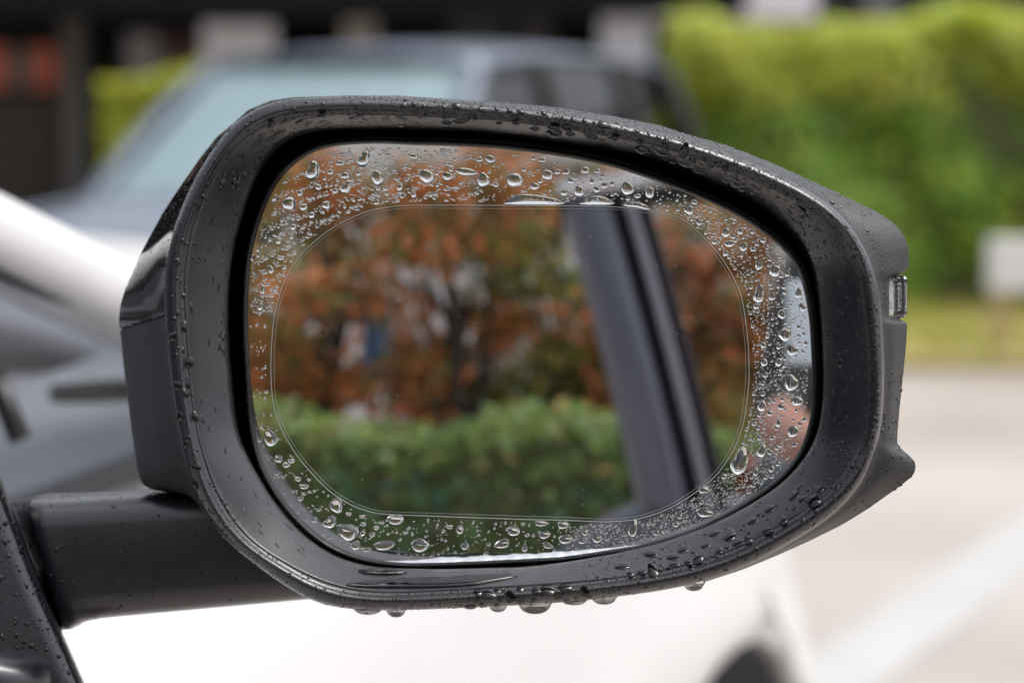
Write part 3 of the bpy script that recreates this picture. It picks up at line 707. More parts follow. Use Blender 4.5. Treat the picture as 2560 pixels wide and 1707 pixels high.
# split the shell: gloss cap above, grained skirt below, small gloss panel let into the cap
rr_ = np.array([r for r, d in cov_rows]); PX = RC[0] + rr_ * CT; PY = RC[1] - rr_ * ST
pxm = (PX[:-1] + np.roll(PX[:-1], -1, 1) + PX[1:] + np.roll(PX[1:], -1, 1)) / 4; pym = (PY[:-1] + np.roll(PY[:-1], -1, 1) + PY[1:] + np.roll(PY[1:], -1, 1)) / 4
line = 823 - (pxm - 300) * .30
rowi = np.arange(len(cov_rows) - 1)[:, None] * np.ones((1, NT))
leftside = (pxm < 900)
cap = leftside & (pym < line - 3) & (rowi >= 8)
gapm = leftside & (np.abs(pym - line) <= 3) & (rowi >= 8) & (rowi < 32)
curve = np.interp(pxm, [296, 305, 320, 345, 375, 396, 410], [765, 738, 717, 702, 690, 672, 640])
panel = cap & (pym > curve) & (rowi < 30)
pgap = np.zeros_like(cap)
loft_obj('cover_shell', COV, M['grain'], mask=~(cap | gapm))
loft_obj('cover_cap', COV, M['gloss'], mask=cap & ~panel & ~pgap)
loft_obj('cover_window', COV, M['gloss'], mask=panel)
COVg = COV + (RC is None) ; cen = COV.mean((0, 1)); 
loft_obj('cover_seam', COV + (cen - COV) * .005, M['recess'], mask=np.isin(np.arange(NT)[None, :] * np.ones((len(cov_rows) - 1, 1)), np.arange(NT)[MASKL]) & leftside & (rowi >= 6) & (rowi < 40))

# mirror glass: a convex plate, radius 1.5 m, turned a little towards the car
GD0, GCX, GCY, GR = .776, 1320, 880, 1.5
GTX, GTZ = math.tan(R_(-3)), math.tan(R_(-1.73))
gcx, gcz = (GCX - 1280) * KPX * GD0, (853.5 - GCY) * KPX * GD0
def glass_at(px, py, lift=0.0):
    px = np.asarray(px, float); py = np.asarray(py, float); d = np.full(np.broadcast(px, py).shape, GD0)
    for _ in range(6):
        x = (px - 1280) * KPX * d - gcx; z = (853.5 - py) * KPX * d - gcz
        d = GD0 + GTX * x + GTZ * z + (x * x + z * z) / (2 * GR)
    p = at_n(px, py, d)
    n = (GTX + x / GR)[..., None] * RT - FW + (GTZ + z / GR)[..., None] * UP
    n = n / np.linalg.norm(n, axis=-1, keepdims=True)
    return p + n * np.asarray(lift)[..., None], n
def glass_sheet(name, outline, mat, lift, rows=26, skirt=None):
    rs = np.linspace(0.02, 1, rows); P_, N_ = [], []
    for t in rs:
        p, n = glass_at(RC[0] + outline * t * CT, RC[1] - outline * t * ST, lift); P_.append(p); N_.append(n)
    P_ = np.array(P_); N_ = np.array(N_)
    a = rows; V = P_.reshape(-1, 3); NN = N_.reshape(-1, 3)
    pc, nc = glass_at(np.array([RC[0]]), np.array([RC[1]]), lift); V = np.concatenate([V, pc]); NN = np.concatenate([NN, nc])
    i, j = np.meshgrid(np.arange(a - 1), np.arange(NT), indexing='ij'); j2 = (j + 1) % NT
    q = np.stack([i * NT + j, (i + 1) * NT + j, (i + 1) * NT + j2, i * NT + j2], -1).reshape(-1, 4)
    me = bpy.data.meshes.new(name)
    tri = [(len(V) - 1, k, (k + 1) % NT) for k in range(NT)]
    me.from_pydata(V.tolist(), [], [tuple(x) for x in q[:, ::-1].tolist()] + [t[::-1] for t in tri] if False else [tuple(x) for x in q.tolist()] + tri); me.materials.append(mat)
    me.polygons.foreach_set('use_smooth', [True] * len(me.polygons)); me.update()
    me.normals_split_custom_set_from_vertices([tuple(n) for n in NN])
    o = bpy.data.objects.new(name, me); COL.objects.link(o); o.parent = wing
    return o
glass_sheet('mirror_glass', GLS, M['mirror'], 0)
glass_sheet('rain_film', FLM, M['film'], .00018)['label'] = 'clear rounded rain film stuck on the middle of the mirror glass'
def edge_tube(name, outline, mat, rad, lift, n=6, off=0):
    p, nn = glass_at(RC[0] + (outline + off) * CT, RC[1] - (outline + off) * ST, lift)
    tg = np.roll(p, -1, 0) - np.roll(p, 1, 0); tg /= np.linalg.norm(tg, axis=1)[:, None]; bn = np.cross(tg, nn)
    g = np.array([p + rad * (nn * math.sin(a) + bn * math.cos(a)) for a in np.linspace(0, 2 * math.pi, n + 1)])
    return loft_obj(name, g, mat)
edge_tube('film_edge', FLM, M['film_edge'], .00012, .00014)
edge_tube('film_edge', FLM, M['film_edge'], .00004, .00019, off=-8)
# rim round the glass
gp_, gn_ = glass_at(RC[0] + GLS * CT, RC[1] - GLS * ST)
rim = []
for (o_, l_) in ((-1.5, .0002), (0, .0012), (3, .0020), (7, .0021), (10, .0012), (11.5, -.001), (12, -.010)):
    p, n = glass_at(RC[0] + (GLS + o_) * CT, RC[1] - (GLS + o_) * ST, l_); rim.append(p)
loft_obj('glass_rim', np.array(rim)[::-1], M['rubber'])
# backing of the recess
mb = MB(); p, n = glass_at(RC[0] + (GLS + 26) * CT, RC[1] - (GLS + 26) * ST, -.008); mb.add(p, [tuple(range(NT))]); mb.build('recess_back', M['recess'], wing)

# turn lamp in the notch of the wing
d_ = .772
mb = MB(); c = at(2241, 743, d_ + .010); k = KPX * d_
mb.box((0, 0, 0), (17 * k, .009, 53 * k), bev=.0012)
lamp = mb.build('turn_lamp', M['lens'], wing, False); lamp.location = c; lamp.rotation_euler = (-PITCH, 0, 0)
mb = MB(); mb.box((-3 * k, .001, 0), (9 * k, .004, 36 * k), bev=.0008)
for q in range(5): mb.box((-3 * k + (q - 2) * 3.6 * k, -.0036, 0), (.9 * k, .0012, 34 * k))
rf = mb.build('reflector', M['chrome'], wing); rf.location = c; rf.rotation_euler = (-PITCH, 0, 0)
mb = MB(); mb.box((0, .013, 0), (20 * k, .004, 56 * k)); hs_ = mb.build('lamp_housing', M['satin'], wing); hs_.location = c; hs_.rotation_euler = (-PITCH, 0, 0)

# arm: rounded box beam from the door foot into the housing
def beam(name, sta, mat, n=36, pw=.34):
    """stations: (px_top, py_top, px_bot, py_bot, front depth mm, back depth mm)"""
    g = []
    for (xt, yt, xb, yb, df, db) in sta:
        r = []
        for a in np.linspace(0, 2 * math.pi, n + 1):
            u = math.copysign(abs(math.cos(a)) ** pw, math.cos(a)); w = math.copysign(abs(math.sin(a)) ** pw, math.sin(a))
            t = (1 - w) / 2; d = .75 + .001 * ((df + db) / 2 + u * (db - df) / 2)
            sc = (.75 + .001 * df) / d                            # top and bottom stay level going back
            px, py = xt + (xb - xt) * t, yt + (yb - yt) * t
            r.append(at(1280 + (px - 1280) * sc, 853.5 + (py - 853.5) * sc, d))
        g.append(r)
    mb = MB(); mb.grid(np.array(g), flip=True); return mb.build(name, mat, wing, True)
st = []
for t in np.linspace(0, 1, 22):
    e = .5 + .5 * math.cos(min(1, t / .10) * math.pi); e2 = math.exp(-t / .035)
    xt = 66 + t * 720; xb = 168 + t * 640
    st.append((xt, 1256 - 40 * t - 4 * e2, xb - 6 * e2, 1562 - 58 * t + 22 * e2, 46 + 3 * t, 104 + 6 * t))
st = [(st[0][0] - 46, st[0][1] + 4, st[0][2] - 40, st[0][3] + 2, 84, 110), (st[0][0] - 6, st[0][1], st[0][2] - 5, st[0][3], 49, 106)] + st
beam('arm', st, M['satin'])
# door foot
st = []
for y in np.linspace(1130, 1800, 24):
    t = (y - 1130) / 670
    xe = float(np.interp(y, [1130, 1189, 1294, 1487, 1603, 1707, 1800], [-24, 0, 39, 112, 166, 211, 250]))
    st.append((-260, y, xe, y, 26 + 8 * (1 - t), 60 + 6 * t))
g = []
for (xa, y, xe, _, df, db) in st:
    r = []
    for (x_, d_) in ((xa, df - 2), (xa * .5 + xe * .5, df - 1), (xe - 60, df), (xe - 24, df + .8), (xe - 9, df + 3), (xe - 2, df + 8), (xe + 1, df + 16), (xe - 2, db), (xe - 20, db + 20)):
        r.append(at(x_, y, .75 + d_ * .001))
    g.append(r)
mb = MB(); mb.grid(np.array(g)); mb.build('mount_foot', M['satin'], wing, True)
FOOT = np.array(g)
st = [(-20, 1640, -20, 1790, 6, 50), (30, 1650, 30, 1790, 8, 50), (80, 1656, 80, 1790, 12, 50), (120, 1672, 120, 1790, 18, 50), (140, 1700, 140, 1790, 28, 50)]
beam('camera_pod', st, M['satin'], pw=.6)

# ------------------------------------------------------------------ raindrops
def cap_mesh(seed, rings, seg, alpha=68, sag=.22, wob=.10, lobes=(2, 3)):
    """unit water dome: base radius 1 in XY, N = +Z, downhill = -Y"""
    rg = np.random.default_rng(seed); al = R_(alpha); Rs = 1 / math.sin(al)
    ph = np.linspace(0, 2 * math.pi, seg, endpoint=False); out = np.ones(seg)
    for k in lobes: out += wob / k * rg.normal() * np.cos(k * ph + rg.uniform(0, 6.28))
    v = []
    for t in list(np.sin(np.linspace(math.pi / 2, 0, rings + 1)))[:-1]:
        z = math.sqrt(max(0, Rs * Rs - t * t)) - Rs * math.cos(al)
        for k in range(seg):
            x, y = out[k] * t * math.cos(ph[k]), out[k] * t * math.sin(ph[k])
            v.append((x, y - sag * z * (1.0), z * (1 - .35 * sag * max(0, y))))
    top = (0, -sag * (Rs - Rs * math.cos(al)), Rs - Rs * math.cos(al))
    base = [(p[0] * 1.0, p[1], -.10) for p in v[:seg]]
    v = base + v + [top]; f = []
    for i in range(rings):
        for k in range(seg):
            a, b = i * seg + k, i * seg + (k + 1) % seg; f += [(a, b, b + seg), (a, b + seg, a + seg)]
    n = len(v) - 1
    for k in range(seg): f.append((rings * seg + k, rings * seg + (k + 1) % seg, n))
    return np.array(v), np.array(f)
PROTO_L = [cap_mesh(100 + i, 7, 22, alpha=rng.uniform(52, 78), wob=.15, lobes=(2, 3, 4)) for i in range(10)]
PROTO_S = [cap_mesh(200 + i, 2, 8, alpha=60, wob=.24) for i in range(6)]
PMESH = []; PMESH_D = []
for k, (v_, f_) in enumerate(PROTO_L):
    me = bpy.data.meshes.new('water_drop'); me.from_pydata(v_.tolist(), [], f_.tolist()); me.materials.append(M['water'])
    me.polygons.foreach_set('use_smooth', [True] * len(me.polygons)); me.update(); PMESH.append(me); me2 = me.copy(); me2.materials.clear(); me2.materials.append(M['water_dark']); PMESH_D.append(me2)

GRAV = np.array([0, 0, -1.0])
def frame(n, ang=0.0):
    """columns: across, uphill, normal; the downhill axis turned by ang"""
    n = n / np.linalg.norm(n); u = -GRAV - n * np.dot(-GRAV, n)
    if np.linalg.norm(u) < .05: u = np.array([1.0, 0, 0]) - n * n[0]
    u /= np.linalg.norm(u); a = np.cross(u, n)
    c, s = math.cos(ang), math.sin(ang)
    return np.stack([a * c + u * s, u * c - a * s, n], 1)

small = {}                                           # surface -> list of (pos, 3x3)
drops = []                                           # individual drops: (pos, 3x3, proto, label, group)
taken = [np.zeros((0, 3)), np.zeros(0)]
def free(p, r, k=.85):
    if len(taken[1]) and (np.linalg.norm(taken[0] - p, axis=1) < (taken[1] + r) * k).any(): return False
    taken[0] = np.vstack([taken[0], p]); taken[1] = np.append(taken[1], r); return True
MM = KPX * .77                                       # metres per photo pixel at the glass

# --- single drops on the glass, by eye: (px, py, half width, half height)
GD = [(783,428,21,21),(910,399,18,18),(724,508,19,19),(944,445,15,19),(866,468,15,15),(864,439,13,9),(852,408,13,8),(816,512,12,11),(760,517,11,10),(780,537,9,9),(751,483,8,8),(797,468,9,8),(827,430,9,8),(734,567,8,8),(703,644,10,6),(632,644,7,7),(839,477,8,7),(858,385,10,6),(697,602,8,8),(942,506,7,6),(678,674,7,10),(657,724,7,11),(652,766,9,8),(737,632,6,5),
 (1067,441,19,19),(1034,391,13,9),(1166,430,25,11),(1208,450,15,20),(1287,450,20,20),(1119,441,13,11),(1226,399,13,11),(1199,399,9,8),(1369,437,15,14),(1337,466,11,10),(1448,477,13,15),(1411,481,10,9),(1480,454,8,9),(1511,464,9,9),(1531,460,7,8),(1463,426,11,10),(1493,428,8,8),(1415,431,10,7),(1394,430,7,8),(1356,401,9,8),(1333,396,6,8),(1568,472,15,19),(1624,481,12,16),(1492,474,9,8),(1594,490,8,7),(1723,525,13,13),(1428,452,9,9),(1786,604,8,7),(1748,556,7,9),(1351,453,6,6),(1240,462,7,6),(1310,424,6,7),(1440,446,5,5),
 (1815,582,11,12),(1824,609,13,9),(1859,617,10,12),(1736,506,8,7),(1897,661,9,16),(1937,676,15,16),(1897,736,15,20),(1930,741,8,11),(1968,684,6,9),(1996,734,11,11),(1954,785,10,12),(1891,765,8,8),(2006,768,9,11),(1962,730,6,7),(1908,600,8,8),(1851,578,8,9),(1962,835,17,18),(1980,874,15,15),(1977,956,17,22),(1992,1001,15,14),(1905,1014,12,12),(1983,1077,13,16),(1905,1126,13,14),(1850,1153,24,30),(1929,1171,8,9),(1759,1223,13,11),(1762,1280,20,13),(1583,1320,12,20),(1910,905,9,10),(1947,905,9,11),(1953,1016,9,9),(1946,1056,8,9),(1925,1032,8,8),(1908,862,8,8),(1942,1118,7,7),(1890,1180,7,8),(1810,1190,7,8),
 (677,1095,18,20),(841,1262,17,20),(826,1304,19,14),(871,1329,25,22),(786,1298,9,8),(989,1298,21,14),(962,1362,26,13),(1050,1362,21,19),(889,1362,13,12),(917,1373,12,6),(1150,1323,10,11),(1162,1364,10,10),(1284,1326,15,14),(1256,1358,20,12),(1312,1370,8,8),(1362,1336,14,10),(1408,1311,13,11),(1353,1307,16,9),(1414,1347,17,12),(1369,1363,13,8),(1456,1351,12,8),(1492,1344,13,12),(1462,1329,9,9),(941,1318,8,6),(908,1331,8,7),(931,1335,8,7),(1124,1316,9,6),(696,1146,12,10),(717,1160,11,8),(745,1196,9,7),(760,1215,13,7),(752,1245,8,7),(872,1284,8,5),(906,1290,8,5),(1013,1331,7,5),(1640,1330,9,8),(1690,1309,9,8),(1700,1290,7,7)]
SPECIAL = {(783,428): 'large round drop high on the left of the mirror glass', (910,399): 'topmost large round drop near the upper left rim of the glass', (724,508): 'large round drop at the upper left end of the mirror glass, beside the rim',
 (1067,441): 'large drop above the rain film, below the middle of the top rim', (1287,450): 'largest round drop in the row above the rain film', (1166,430): 'wide flat drop in the row above the rain film', (1208,450): 'tall drop just left of the largest one above the rain film',
 (1568,472): 'large drop above the right end of the long water beads on the film edge', (1369,437): 'drop on the bright sky reflection at the top of the glass', (1850,1153): 'biggest white drop hanging on the lower right edge of the rain film',
 (677,1095): 'lone large drop at the lower left between film and rim', (841,1262): 'large drop touching the lower left curve of the rain film', (871,1329): 'largest drop in the lower left corner of the glass', (989,1298): 'wide drop stuck under the lower left film edge',
 (962,1362): 'wide flat drop low on the glass, left of the heart-shaped one', (1050,1362): 'heart-shaped drop near the bottom rim of the glass', (1583,1320): 'tall running drop hanging from the bottom film edge', (1762,1280): 'wide drop low on the right under the film, near the bottom rim',
 (1977,956): 'tall bright drop at the right edge of the glass, halfway down', (1897,736): 'tall clear drop right of the film, level with the turn lamp', (1937,676): 'large drop at the upper right beside the rim', (1962,835): 'large drop on the pale reflection at the right edge'}
def zone(px, py):
    a = math.degrees(math.atan2(870 - py, px - 1250))
    if 125 <= a <= 180: return 'glass in the upper left corner'
    if 70 <= a < 125: return 'glass above the film'
    if 35 <= a < 70: return 'glass above the film end'
    if -5 <= a < 35: return 'glass right of film, upper half'
    if -45 <= a < -5: return 'glass right of film, lower half'
    if -95 <= a < -45: return 'glass below the film'
    if -150 <= a < -95: return 'glass in the lower left corner'
    return 'glass left of the film'
for i, (px, py, a, b) in enumerate(GD):
    p, n = glass_at(np.array(px), np.array(py)); r = max(a, b) * MM * 1.0
    free(p, r, .6)
    Fm = frame(n, rng.normal(0, .12)) * np.array([a * MM, b * MM, min(a, b) * MM * rng.uniform(.85, 1.0)])
    sz = 'small' if max(a, b) < 9 else ('medium' if max(a, b) < 14 else 'large'); shp = 'wide' if a > b * 1.35 else ('tall' if b > a * 1.25 else 'round')
    lb = SPECIAL.get((px, py)) or f'{sz} {shp} drop on the {zone(px, py)}'
    drops.append((p, Fm, rng.integers(10), lb, 'raindrops on the mirror glass'))

GLS_R = lambda th: np.interp(th, TT, GLS, period=2 * math.pi); FLM_R = lambda th: np.interp(th, TT, FLM, period=2 * math.pi)
def scatter_glass(n, a0, a1, rlo, rhi, pw=2.2, el=1.0, eang=0.0, t0=.04, t1=.97, clump=None, key='glass'):
    done = 0
    for _ in range(n * 3):
        if done >= n: break
        th = R_(rng.uniform(a0, a1)); th = (th + math.pi) % (2 * math.pi) - math.pi
        r0, r1 = FLM_R(th) + 5, GLS_R(th) - 7
        if r1 - r0 < 6: continue
        r = r0 + (r1 - r0) * rng.uniform(t0, t1); px, py = RC[0] + r * math.cos(th), RC[1] - r * math.sin(th)
        if clump and clump(px, py) < rng.random(): continue
        s = rlo + (rhi - rlo) * rng.random() ** pw
        p, nn = glass_at(np.array(px), np.array(py))
        if not free(p, s * MM, .95): continue
        Fm = frame(nn, eang + rng.normal(0, .15)) * np.array([s * el * rng.uniform(.85, 1.2), s * rng.uniform(.75, 1.1), s * .9]) * MM
        small.setdefault(key, []).append((p, Fm)); done += 1
streak = lambda px, py: (.5 + .5 * math.sin((py * .92 + px * .42) * .21 + math.sin(px * .02) * 1.5)) ** 1.6 * (1 if px < 1240 else .6)
scatter_glass(1500, 96, 172, 1.4, 4.6, 2.6, el=1.9, eang=R_(-26), clump=streak)
scatter_glass(90, 100, 165, 5, 9, 1.5)
scatter_glass(520, 55, 100, 1.4, 4.2, 2.6, el=1.4, eang=R_(-25), clump=streak)
scatter_glass(120, 25, 60, 2, 6, 2.5)
scatter_glass(520, -2, 38, 1.8, 7.5, 3.0)
scatter_glass(560, -38, 0, 1.8, 7.5, 3.0)
scatter_glass(260, -72, -38, 2.0, 7, 2.6)
scatter_glass(130, -125, -72, 2.0, 6, 2.4)
scatter_glass(140, 196, 238, 2.0, 6, 2.2, el=1.4, clump=lambda px, py: (.5 + .5 * math.sin(py * .16)) ** 1.5)
scatter_glass(60, 166, 196, 2.0, 5, 2.2, clump=lambda px, py: (.5 + .5 * math.sin(py * .11)) ** 2)
for _ in range(110):                                   # specks on the film
    px, py = rng.uniform(760, 1800), rng.uniform(560, 1270)
    p, nn = glass_at(np.array(px), np.array(py), .00018); small.setdefault('glass', []).append((p, frame(nn, rng.uniform(0, 3)) * np.array([rng.uniform(1.2, 2.8), 1.2, .8]) * MM))

# --- bezel and cover: sample the lofted surfaces
def surf_normals(Pt):
    du = np.roll(Pt, -1, 1) - np.roll(Pt, 1, 1); dv = np.gradient(Pt, axis=0)
    n = np.cross(du, dv); n /= np.linalg.norm(n, axis=2)[..., None] + 1e-12
    return n
BN = surf_normals(BEZ); CN = surf_normals(COV)
if (BN[20] * (CAM - BEZ[20])).sum() < 0: BN = -BN
if (CN[26] * (COV[26] - COV.mean((0, 1)))).sum() < 0: CN = -CN
def scatter_surf(Pt, Nn, n, a0, a1, r0, r1, slo, shi, pw=2.5, el=1.0, key='bezel', big=None, eang=0.0, h=.8, dens=None, facing=-.15, label=None, group=None):
    done = 0; nr = len(Pt)
    for _ in range(n * 4):
        if done >= n: break
        th = rng.uniform(a0, a1) % 360; j = int(((th + 180) % 360) / 360 * NT) % NT; i = rng.uniform(r0, r1)
        i0 = int(i); fr_ = i - i0
        if i0 + 1 >= nr: continue
        p = Pt[i0, j] * (1 - fr_) + Pt[i0 + 1, j] * fr_; nn = Nn[i0, j]
        if np.dot(nn, CAM - p) / np.linalg.norm(CAM - p) < facing: continue
        if dens and dens(th, i) < rng.random(): continue
        s = slo + (shi - slo) * rng.random() ** pw; sm_ = s * .00012
        if not free(p, sm_, .9): continue
        Fm = frame(nn, eang + rng.normal(0, .3)) * np.array([s * rng.uniform(.8, 1.15), s * el * rng.uniform(.85, 1.25), s * h]) * .00012
        if big and s > big and label: drops.append((p, Fm, rng.integers(10), label, group or 'raindrops on the mirror bezel'))
        else: small.setdefault(key, []).append((p, Fm))
        done += 1
# rows: sub=4 -> stop k sits at row 4k; bead 8..28, ridge 36, face 44..56
B = lambda *a, **k: scatter_surf(BEZ, BN, *a, **k)
B(44, 38, 112, 12, 34, 6, 14, 1.7, big=6.0, label='drop beaded on the top edge of the bezel', h=.85)
B(16, 40, 108, 38, 46, 12, 26, 1.2, big=9, el=.7, label='wide drop under the upper bezel lip', h=.8)
B(1700, 28, 122, 5, 36, 1.4, 5.6, 2.6)
B(26, 112, 150, 38, 52, 7, 17, 1.5, big=8, label='drop inside the upper left bezel corner', el=1.3, h=.55)
B(160, 108, 165, 38, 54, 2, 7, 2.0, el=1.2, h=.6)
B(22, 150, 205, 14, 36, 7, 15, 1.5, big=9, label='drop on the left lip of the bezel', el=1.25)
B(420, 118, 215, 4, 38, 1.6, 6, 2.6)
B(500, 118, 232, 2, 12, 1.3, 3.2, 2.0)
B(40, 150, 235, 40, 54, 2.5, 7, 1.5, el=2.6, h=.35)
B(500, 205, 262, 4, 30, 1.4, 4.5, 2.6)
B(20, 245, 290, 10, 30, 9, 20, 1.4, big=9, label='drop on the lower lip of the bezel', h=.45)
B(260, 240, 300, 8, 34, 1.6, 6, 2.2, h=.6)
B(36, -62, -22, 36, 50, 8, 24, 1.4, big=9, el=1.1, label='flattened drop on the lower right bezel face', h=.38, eang=.6)
B(420, -70, -15, 12, 52, 1.8, 8, 2.2, h=.55)
B(650, -22, 32, 14, 54, 1.6, 6.5, 2.4, el=1.3, h=.6)
B(14, -18, 40, 20, 50, 8, 14, 1.5, big=8, el=1.3, label='drop on the right side of the black bezel', h=.6)
B(30, 18, 48, 36, 52, 7, 22, 1.6, big=8, el=1.2, label='long drop on the upper right bezel face', h=.5, eang=-.7)
B(300, 15, 60, 34, 54, 1.8, 6, 2.4, h=.6)
C_ = lambda *a, **k: scatter_surf(COV, CN, *a, **k)
C_(1200, 20, 95, 8, 30, 1.6, 6, 2.4, key='cover')
C_(20, 22, 80, 12, 27, 7, 13, 1.5, big=7, key='cover', label='drop on the upper edge of the mirror cover')
C_(60, 5, 28, 12, 27, 2, 8, 2, key='cover', h=.6)
C_(90, -25, -3, 12, 27, 2, 7, 2, key='cover', h=.6)
C_(2200, 112, 226, 6, 28, 1.1, 3.6, 2.2, key='cover', h=.6)
C_(260, 120, 155, 10, 30, 1.2, 3.4, 2.5, key='cover', h=.7)
# arm and foot: fine wet specks
def scatter_obj(o, n, slo, shi, pw, key, cond=None, h=.5, el=1.0):
    me = o.data; done = 0; Pg = [(np.array(p.center), np.array(p.normal), p.area) for p in me.polygons]
    ar = np.array([a for _, _, a in Pg]); ar /= ar.sum(); vs = [np.array([me.vertices[k].co for k in p.vertices]) for p in me.polygons]
    for k in rng.choice(len(Pg), n * 3, p=ar):
        c, nn, _ = Pg[k]
        if done >= n: break
        if np.dot(nn, CAM - c) < 0: nn = -nn
        if np.dot(nn, CAM - c) / np.linalg.norm(CAM - c) < .05: continue
        w = rng.dirichlet(np.ones(len(vs[k]))); p = w @ vs[k]
        if cond and not cond(p): continue
        s = slo + (shi - slo) * rng.random() ** pw
        if not free(p, s * .00012, .9): continue
        small.setdefault(key, []).append((p, frame(nn, rng.normal(0, .5)) * np.array([s * rng.uniform(.7, 1.3), s * el * rng.uniform(.7, 1.4), s * h]) * .00012)); done += 1
scatter_obj(bpy.data.objects['arm'], 520, 1.5, 6.5, 2.2, 'arm', cond=lambda p: rng.random() < math.exp(-max(0, p[0] + .125) / .035))
scatter_obj(bpy.data.objects['mount_foot'], 900, 2, 9, 2.0, 'arm', h=.4)
scatter_obj(bpy.data.objects['turn_lamp'], 25, 1.5, 4, 2, 'cover')
# rim of the glass: a string of fine beads
for _ in range(420):
    th = rng.uniform(-math.pi, math.pi)
    if not (R_(100) < th or th < R_(-110) or rng.random() < .3): continue
    r = GLS_R(th) + rng.uniform(3, 11); p, nn = glass_at(np.array(RC[0] + r * math.cos(th)), np.array(RC[1] - r * math.sin(th)), .0017); s = 1.4 + 3 * rng.random() ** 2.5
    small.setdefault('bezel', []).append((p, frame(nn) * s * .00012))

# --- build them: the largest 300 one by one, the rest joined per surface
ORD = ['first', 'second', 'third', 'fourth', 'fifth', 'sixth', 'seventh', 'eighth', 'ninth', 'tenth', 'eleventh', 'twelfth', 'thirteenth', 'fourteenth', 'fifteenth', 'sixteenth', 'seventeenth', 'eighteenth', 'nineteenth', 'twentieth']
by = {}
for i, d in enumerate(drops[:300]): by.setdefault(d[3], []).append(i)
for lb, ids in by.items():
    if len(ids) < 2: continue
    P3 = np.array([drops[i][0] for i in ids]); vert = np.ptp(P3[:, 2]) > np.ptp(P3[:, 0])
    ids = [ids[k] for k in np.argsort(-P3[:, 2] if vert else P3[:, 0])]; n_ = len(ids); side = ('from the top' if vert else 'from the left')
    thirds = [('upper', 'middle', 'lower'), ('left', 'middle', 'right')][0 if vert else 1]
    for k, i in enumerate(ids):
        if n_ <= 12: t_ = f'{lb}, {ORD[k]} {side}'
        else:
            m_ = -(-n_ // 3); t_ = f'{lb}, {ORD[k % m_]} in the {thirds[k // m_]} third'
        drops[i] = (*drops[i][:3], t_, drops[i][4])
for (p, Fm, k, lb, gr) in drops[:300]:
    o = bpy.data.objects.new('water_drop', (PMESH if 'glass' in gr else PMESH_D)[int(k)]); COL.objects.link(o)
    m4 = Matrix(((*Fm[0], p[0]), (*Fm[1], p[1]), (*Fm[2], p[2]), (0, 0, 0, 1))); o.matrix_world = m4
    tag(o, lb, 'water drop', gr)
for (p, Fm, k, lb, gr) in drops[300:]: small['bezel'].append((p, Fm))
for nm, keys, mt in (('fine_raindrops', ('glass',), M['water']), ('fine_raindrops', ('bezel', 'cover', 'arm'), M['water_dark'])):
    sv_, sf_, off = [], [], 0
    for key in keys:
        for (p, Fm) in small.get(key, []):
            v_, f_ = PROTO_S[rng.integers(len(PROTO_S))]
            sv_.append(v_ @ Fm.T + p); sf_.append(f_ + off); off += len(v_)
    o = fast_mesh(nm, np.concatenate(sv_), np.concatenate(sf_), mt)
    o.data.polygons.foreach_set('use_smooth', [True] * len(o.data.polygons)); tag(o, kind='stuff')

# --- long beads and pools with an outline of their own
def pool(outline, hgt, base, name, label, cat='water drop', group=None, pwr=.5, steps=7, smooth=3, mat='water'):
    q = np.array(outline, float)
    for _ in range(smooth):                           # corner cutting
        nx_ = np.roll(q, -1, 0); q = np.stack([q * .75 + nx_ * .25, q * .25 + nx_ * .75], 1).reshape(-1, 2)
    c = q.mean(0); n = len(q); v = []; f = []
    for t in [1.0] + list(np.sin(np.linspace(math.pi / 2, .0, steps + 1)))[:-1]:
        lift = hgt * max(0, 1 - t * t) ** pwr if v else -.0002
        for a in q:
            xy = c + (a - c) * t; p, nn = base(xy[0], xy[1]); v.append(p + nn * lift)
    p, nn = base(c[0], c[1]); v.append(p + nn * hgt)
    for i in range(steps):
        for k in range(n): f.append((i * n + k, i * n + (k + 1) % n, (i + 1) * n + (k + 1) % n, (i + 1) * n + k))
    for k in range(n): f.append((steps * n + k, steps * n + (k + 1) % n, len(v) - 1))
    # orient outward
    a, b_, c_ = (np.array(v[f[-1][k]]) for k in range(3))
    if np.dot(np.cross(b_ - a, c_ - a), nn) < 0: f = [x[::-1] for x in f]
    return tag(mesh_obj(name, v, f, M[mat]), label, cat, group)
def gbase(x, y):
    p, n = glass_at(np.array(x), np.array(y)); return p, n
pool([(1249,513),(1270,500),(1290,485),(1330,484),(1365,490),(1400,499),(1424,513)], .0011, gbase, 'water_drop', 'long bead of water lying on the top edge of the rain film, widest of three', pwr=.6)
pool([(1442,513),(1455,502),(1475,489),(1500,488),(1524,497),(1546,514)], .0011, gbase, 'water_drop', 'middle of three long water beads on the top edge of the rain film', pwr=.6)
pool([(1550,514),(1570,504),(1592,504),(1615,511),(1631,527),(1590,519)], .0008, gbase, 'water_drop', 'rightmost of three long water beads on the top edge of the rain film', pwr=.6)
brr = np.array([r for r, d in bez_rows]); bdd = np.array([d for r, d in bez_rows])
def bbase(x, y):
    th = math.atan2(RC[1] - y, x - RC[0]); r = math.hypot(x - RC[0], y - RC[1]); j = int((th + math.pi) / (2 * math.pi) * NT) % NT
    col = np.maximum.accumulate(brr[8:, j][::-1]); fi = len(brr) - 1 - np.interp(r, col, np.arange(len(col)))
    i = int(fi); d = np.interp(fi, np.arange(len(brr)), bdd[:, j]); nb = BN[max(8, i - 3):i + 5, j].mean(0)
    return at(x, y, .75 + .001 * d), nb / np.linalg.norm(nb)
pool([(856,1462),(900,1452),(1000,1450),(1100,1449),(1180,1445),(1215,1441),(1250,1437),(1290,1435),(1300,1438),(1280,1446),(1225,1456),(1180,1464),(1100,1469),(960,1470),(880,1468)], .0014, bbase, 'water_pool', 'long shallow pool of water in the bottom scoop of the bezel', 'puddle', pwr=.35, mat='water_dark')
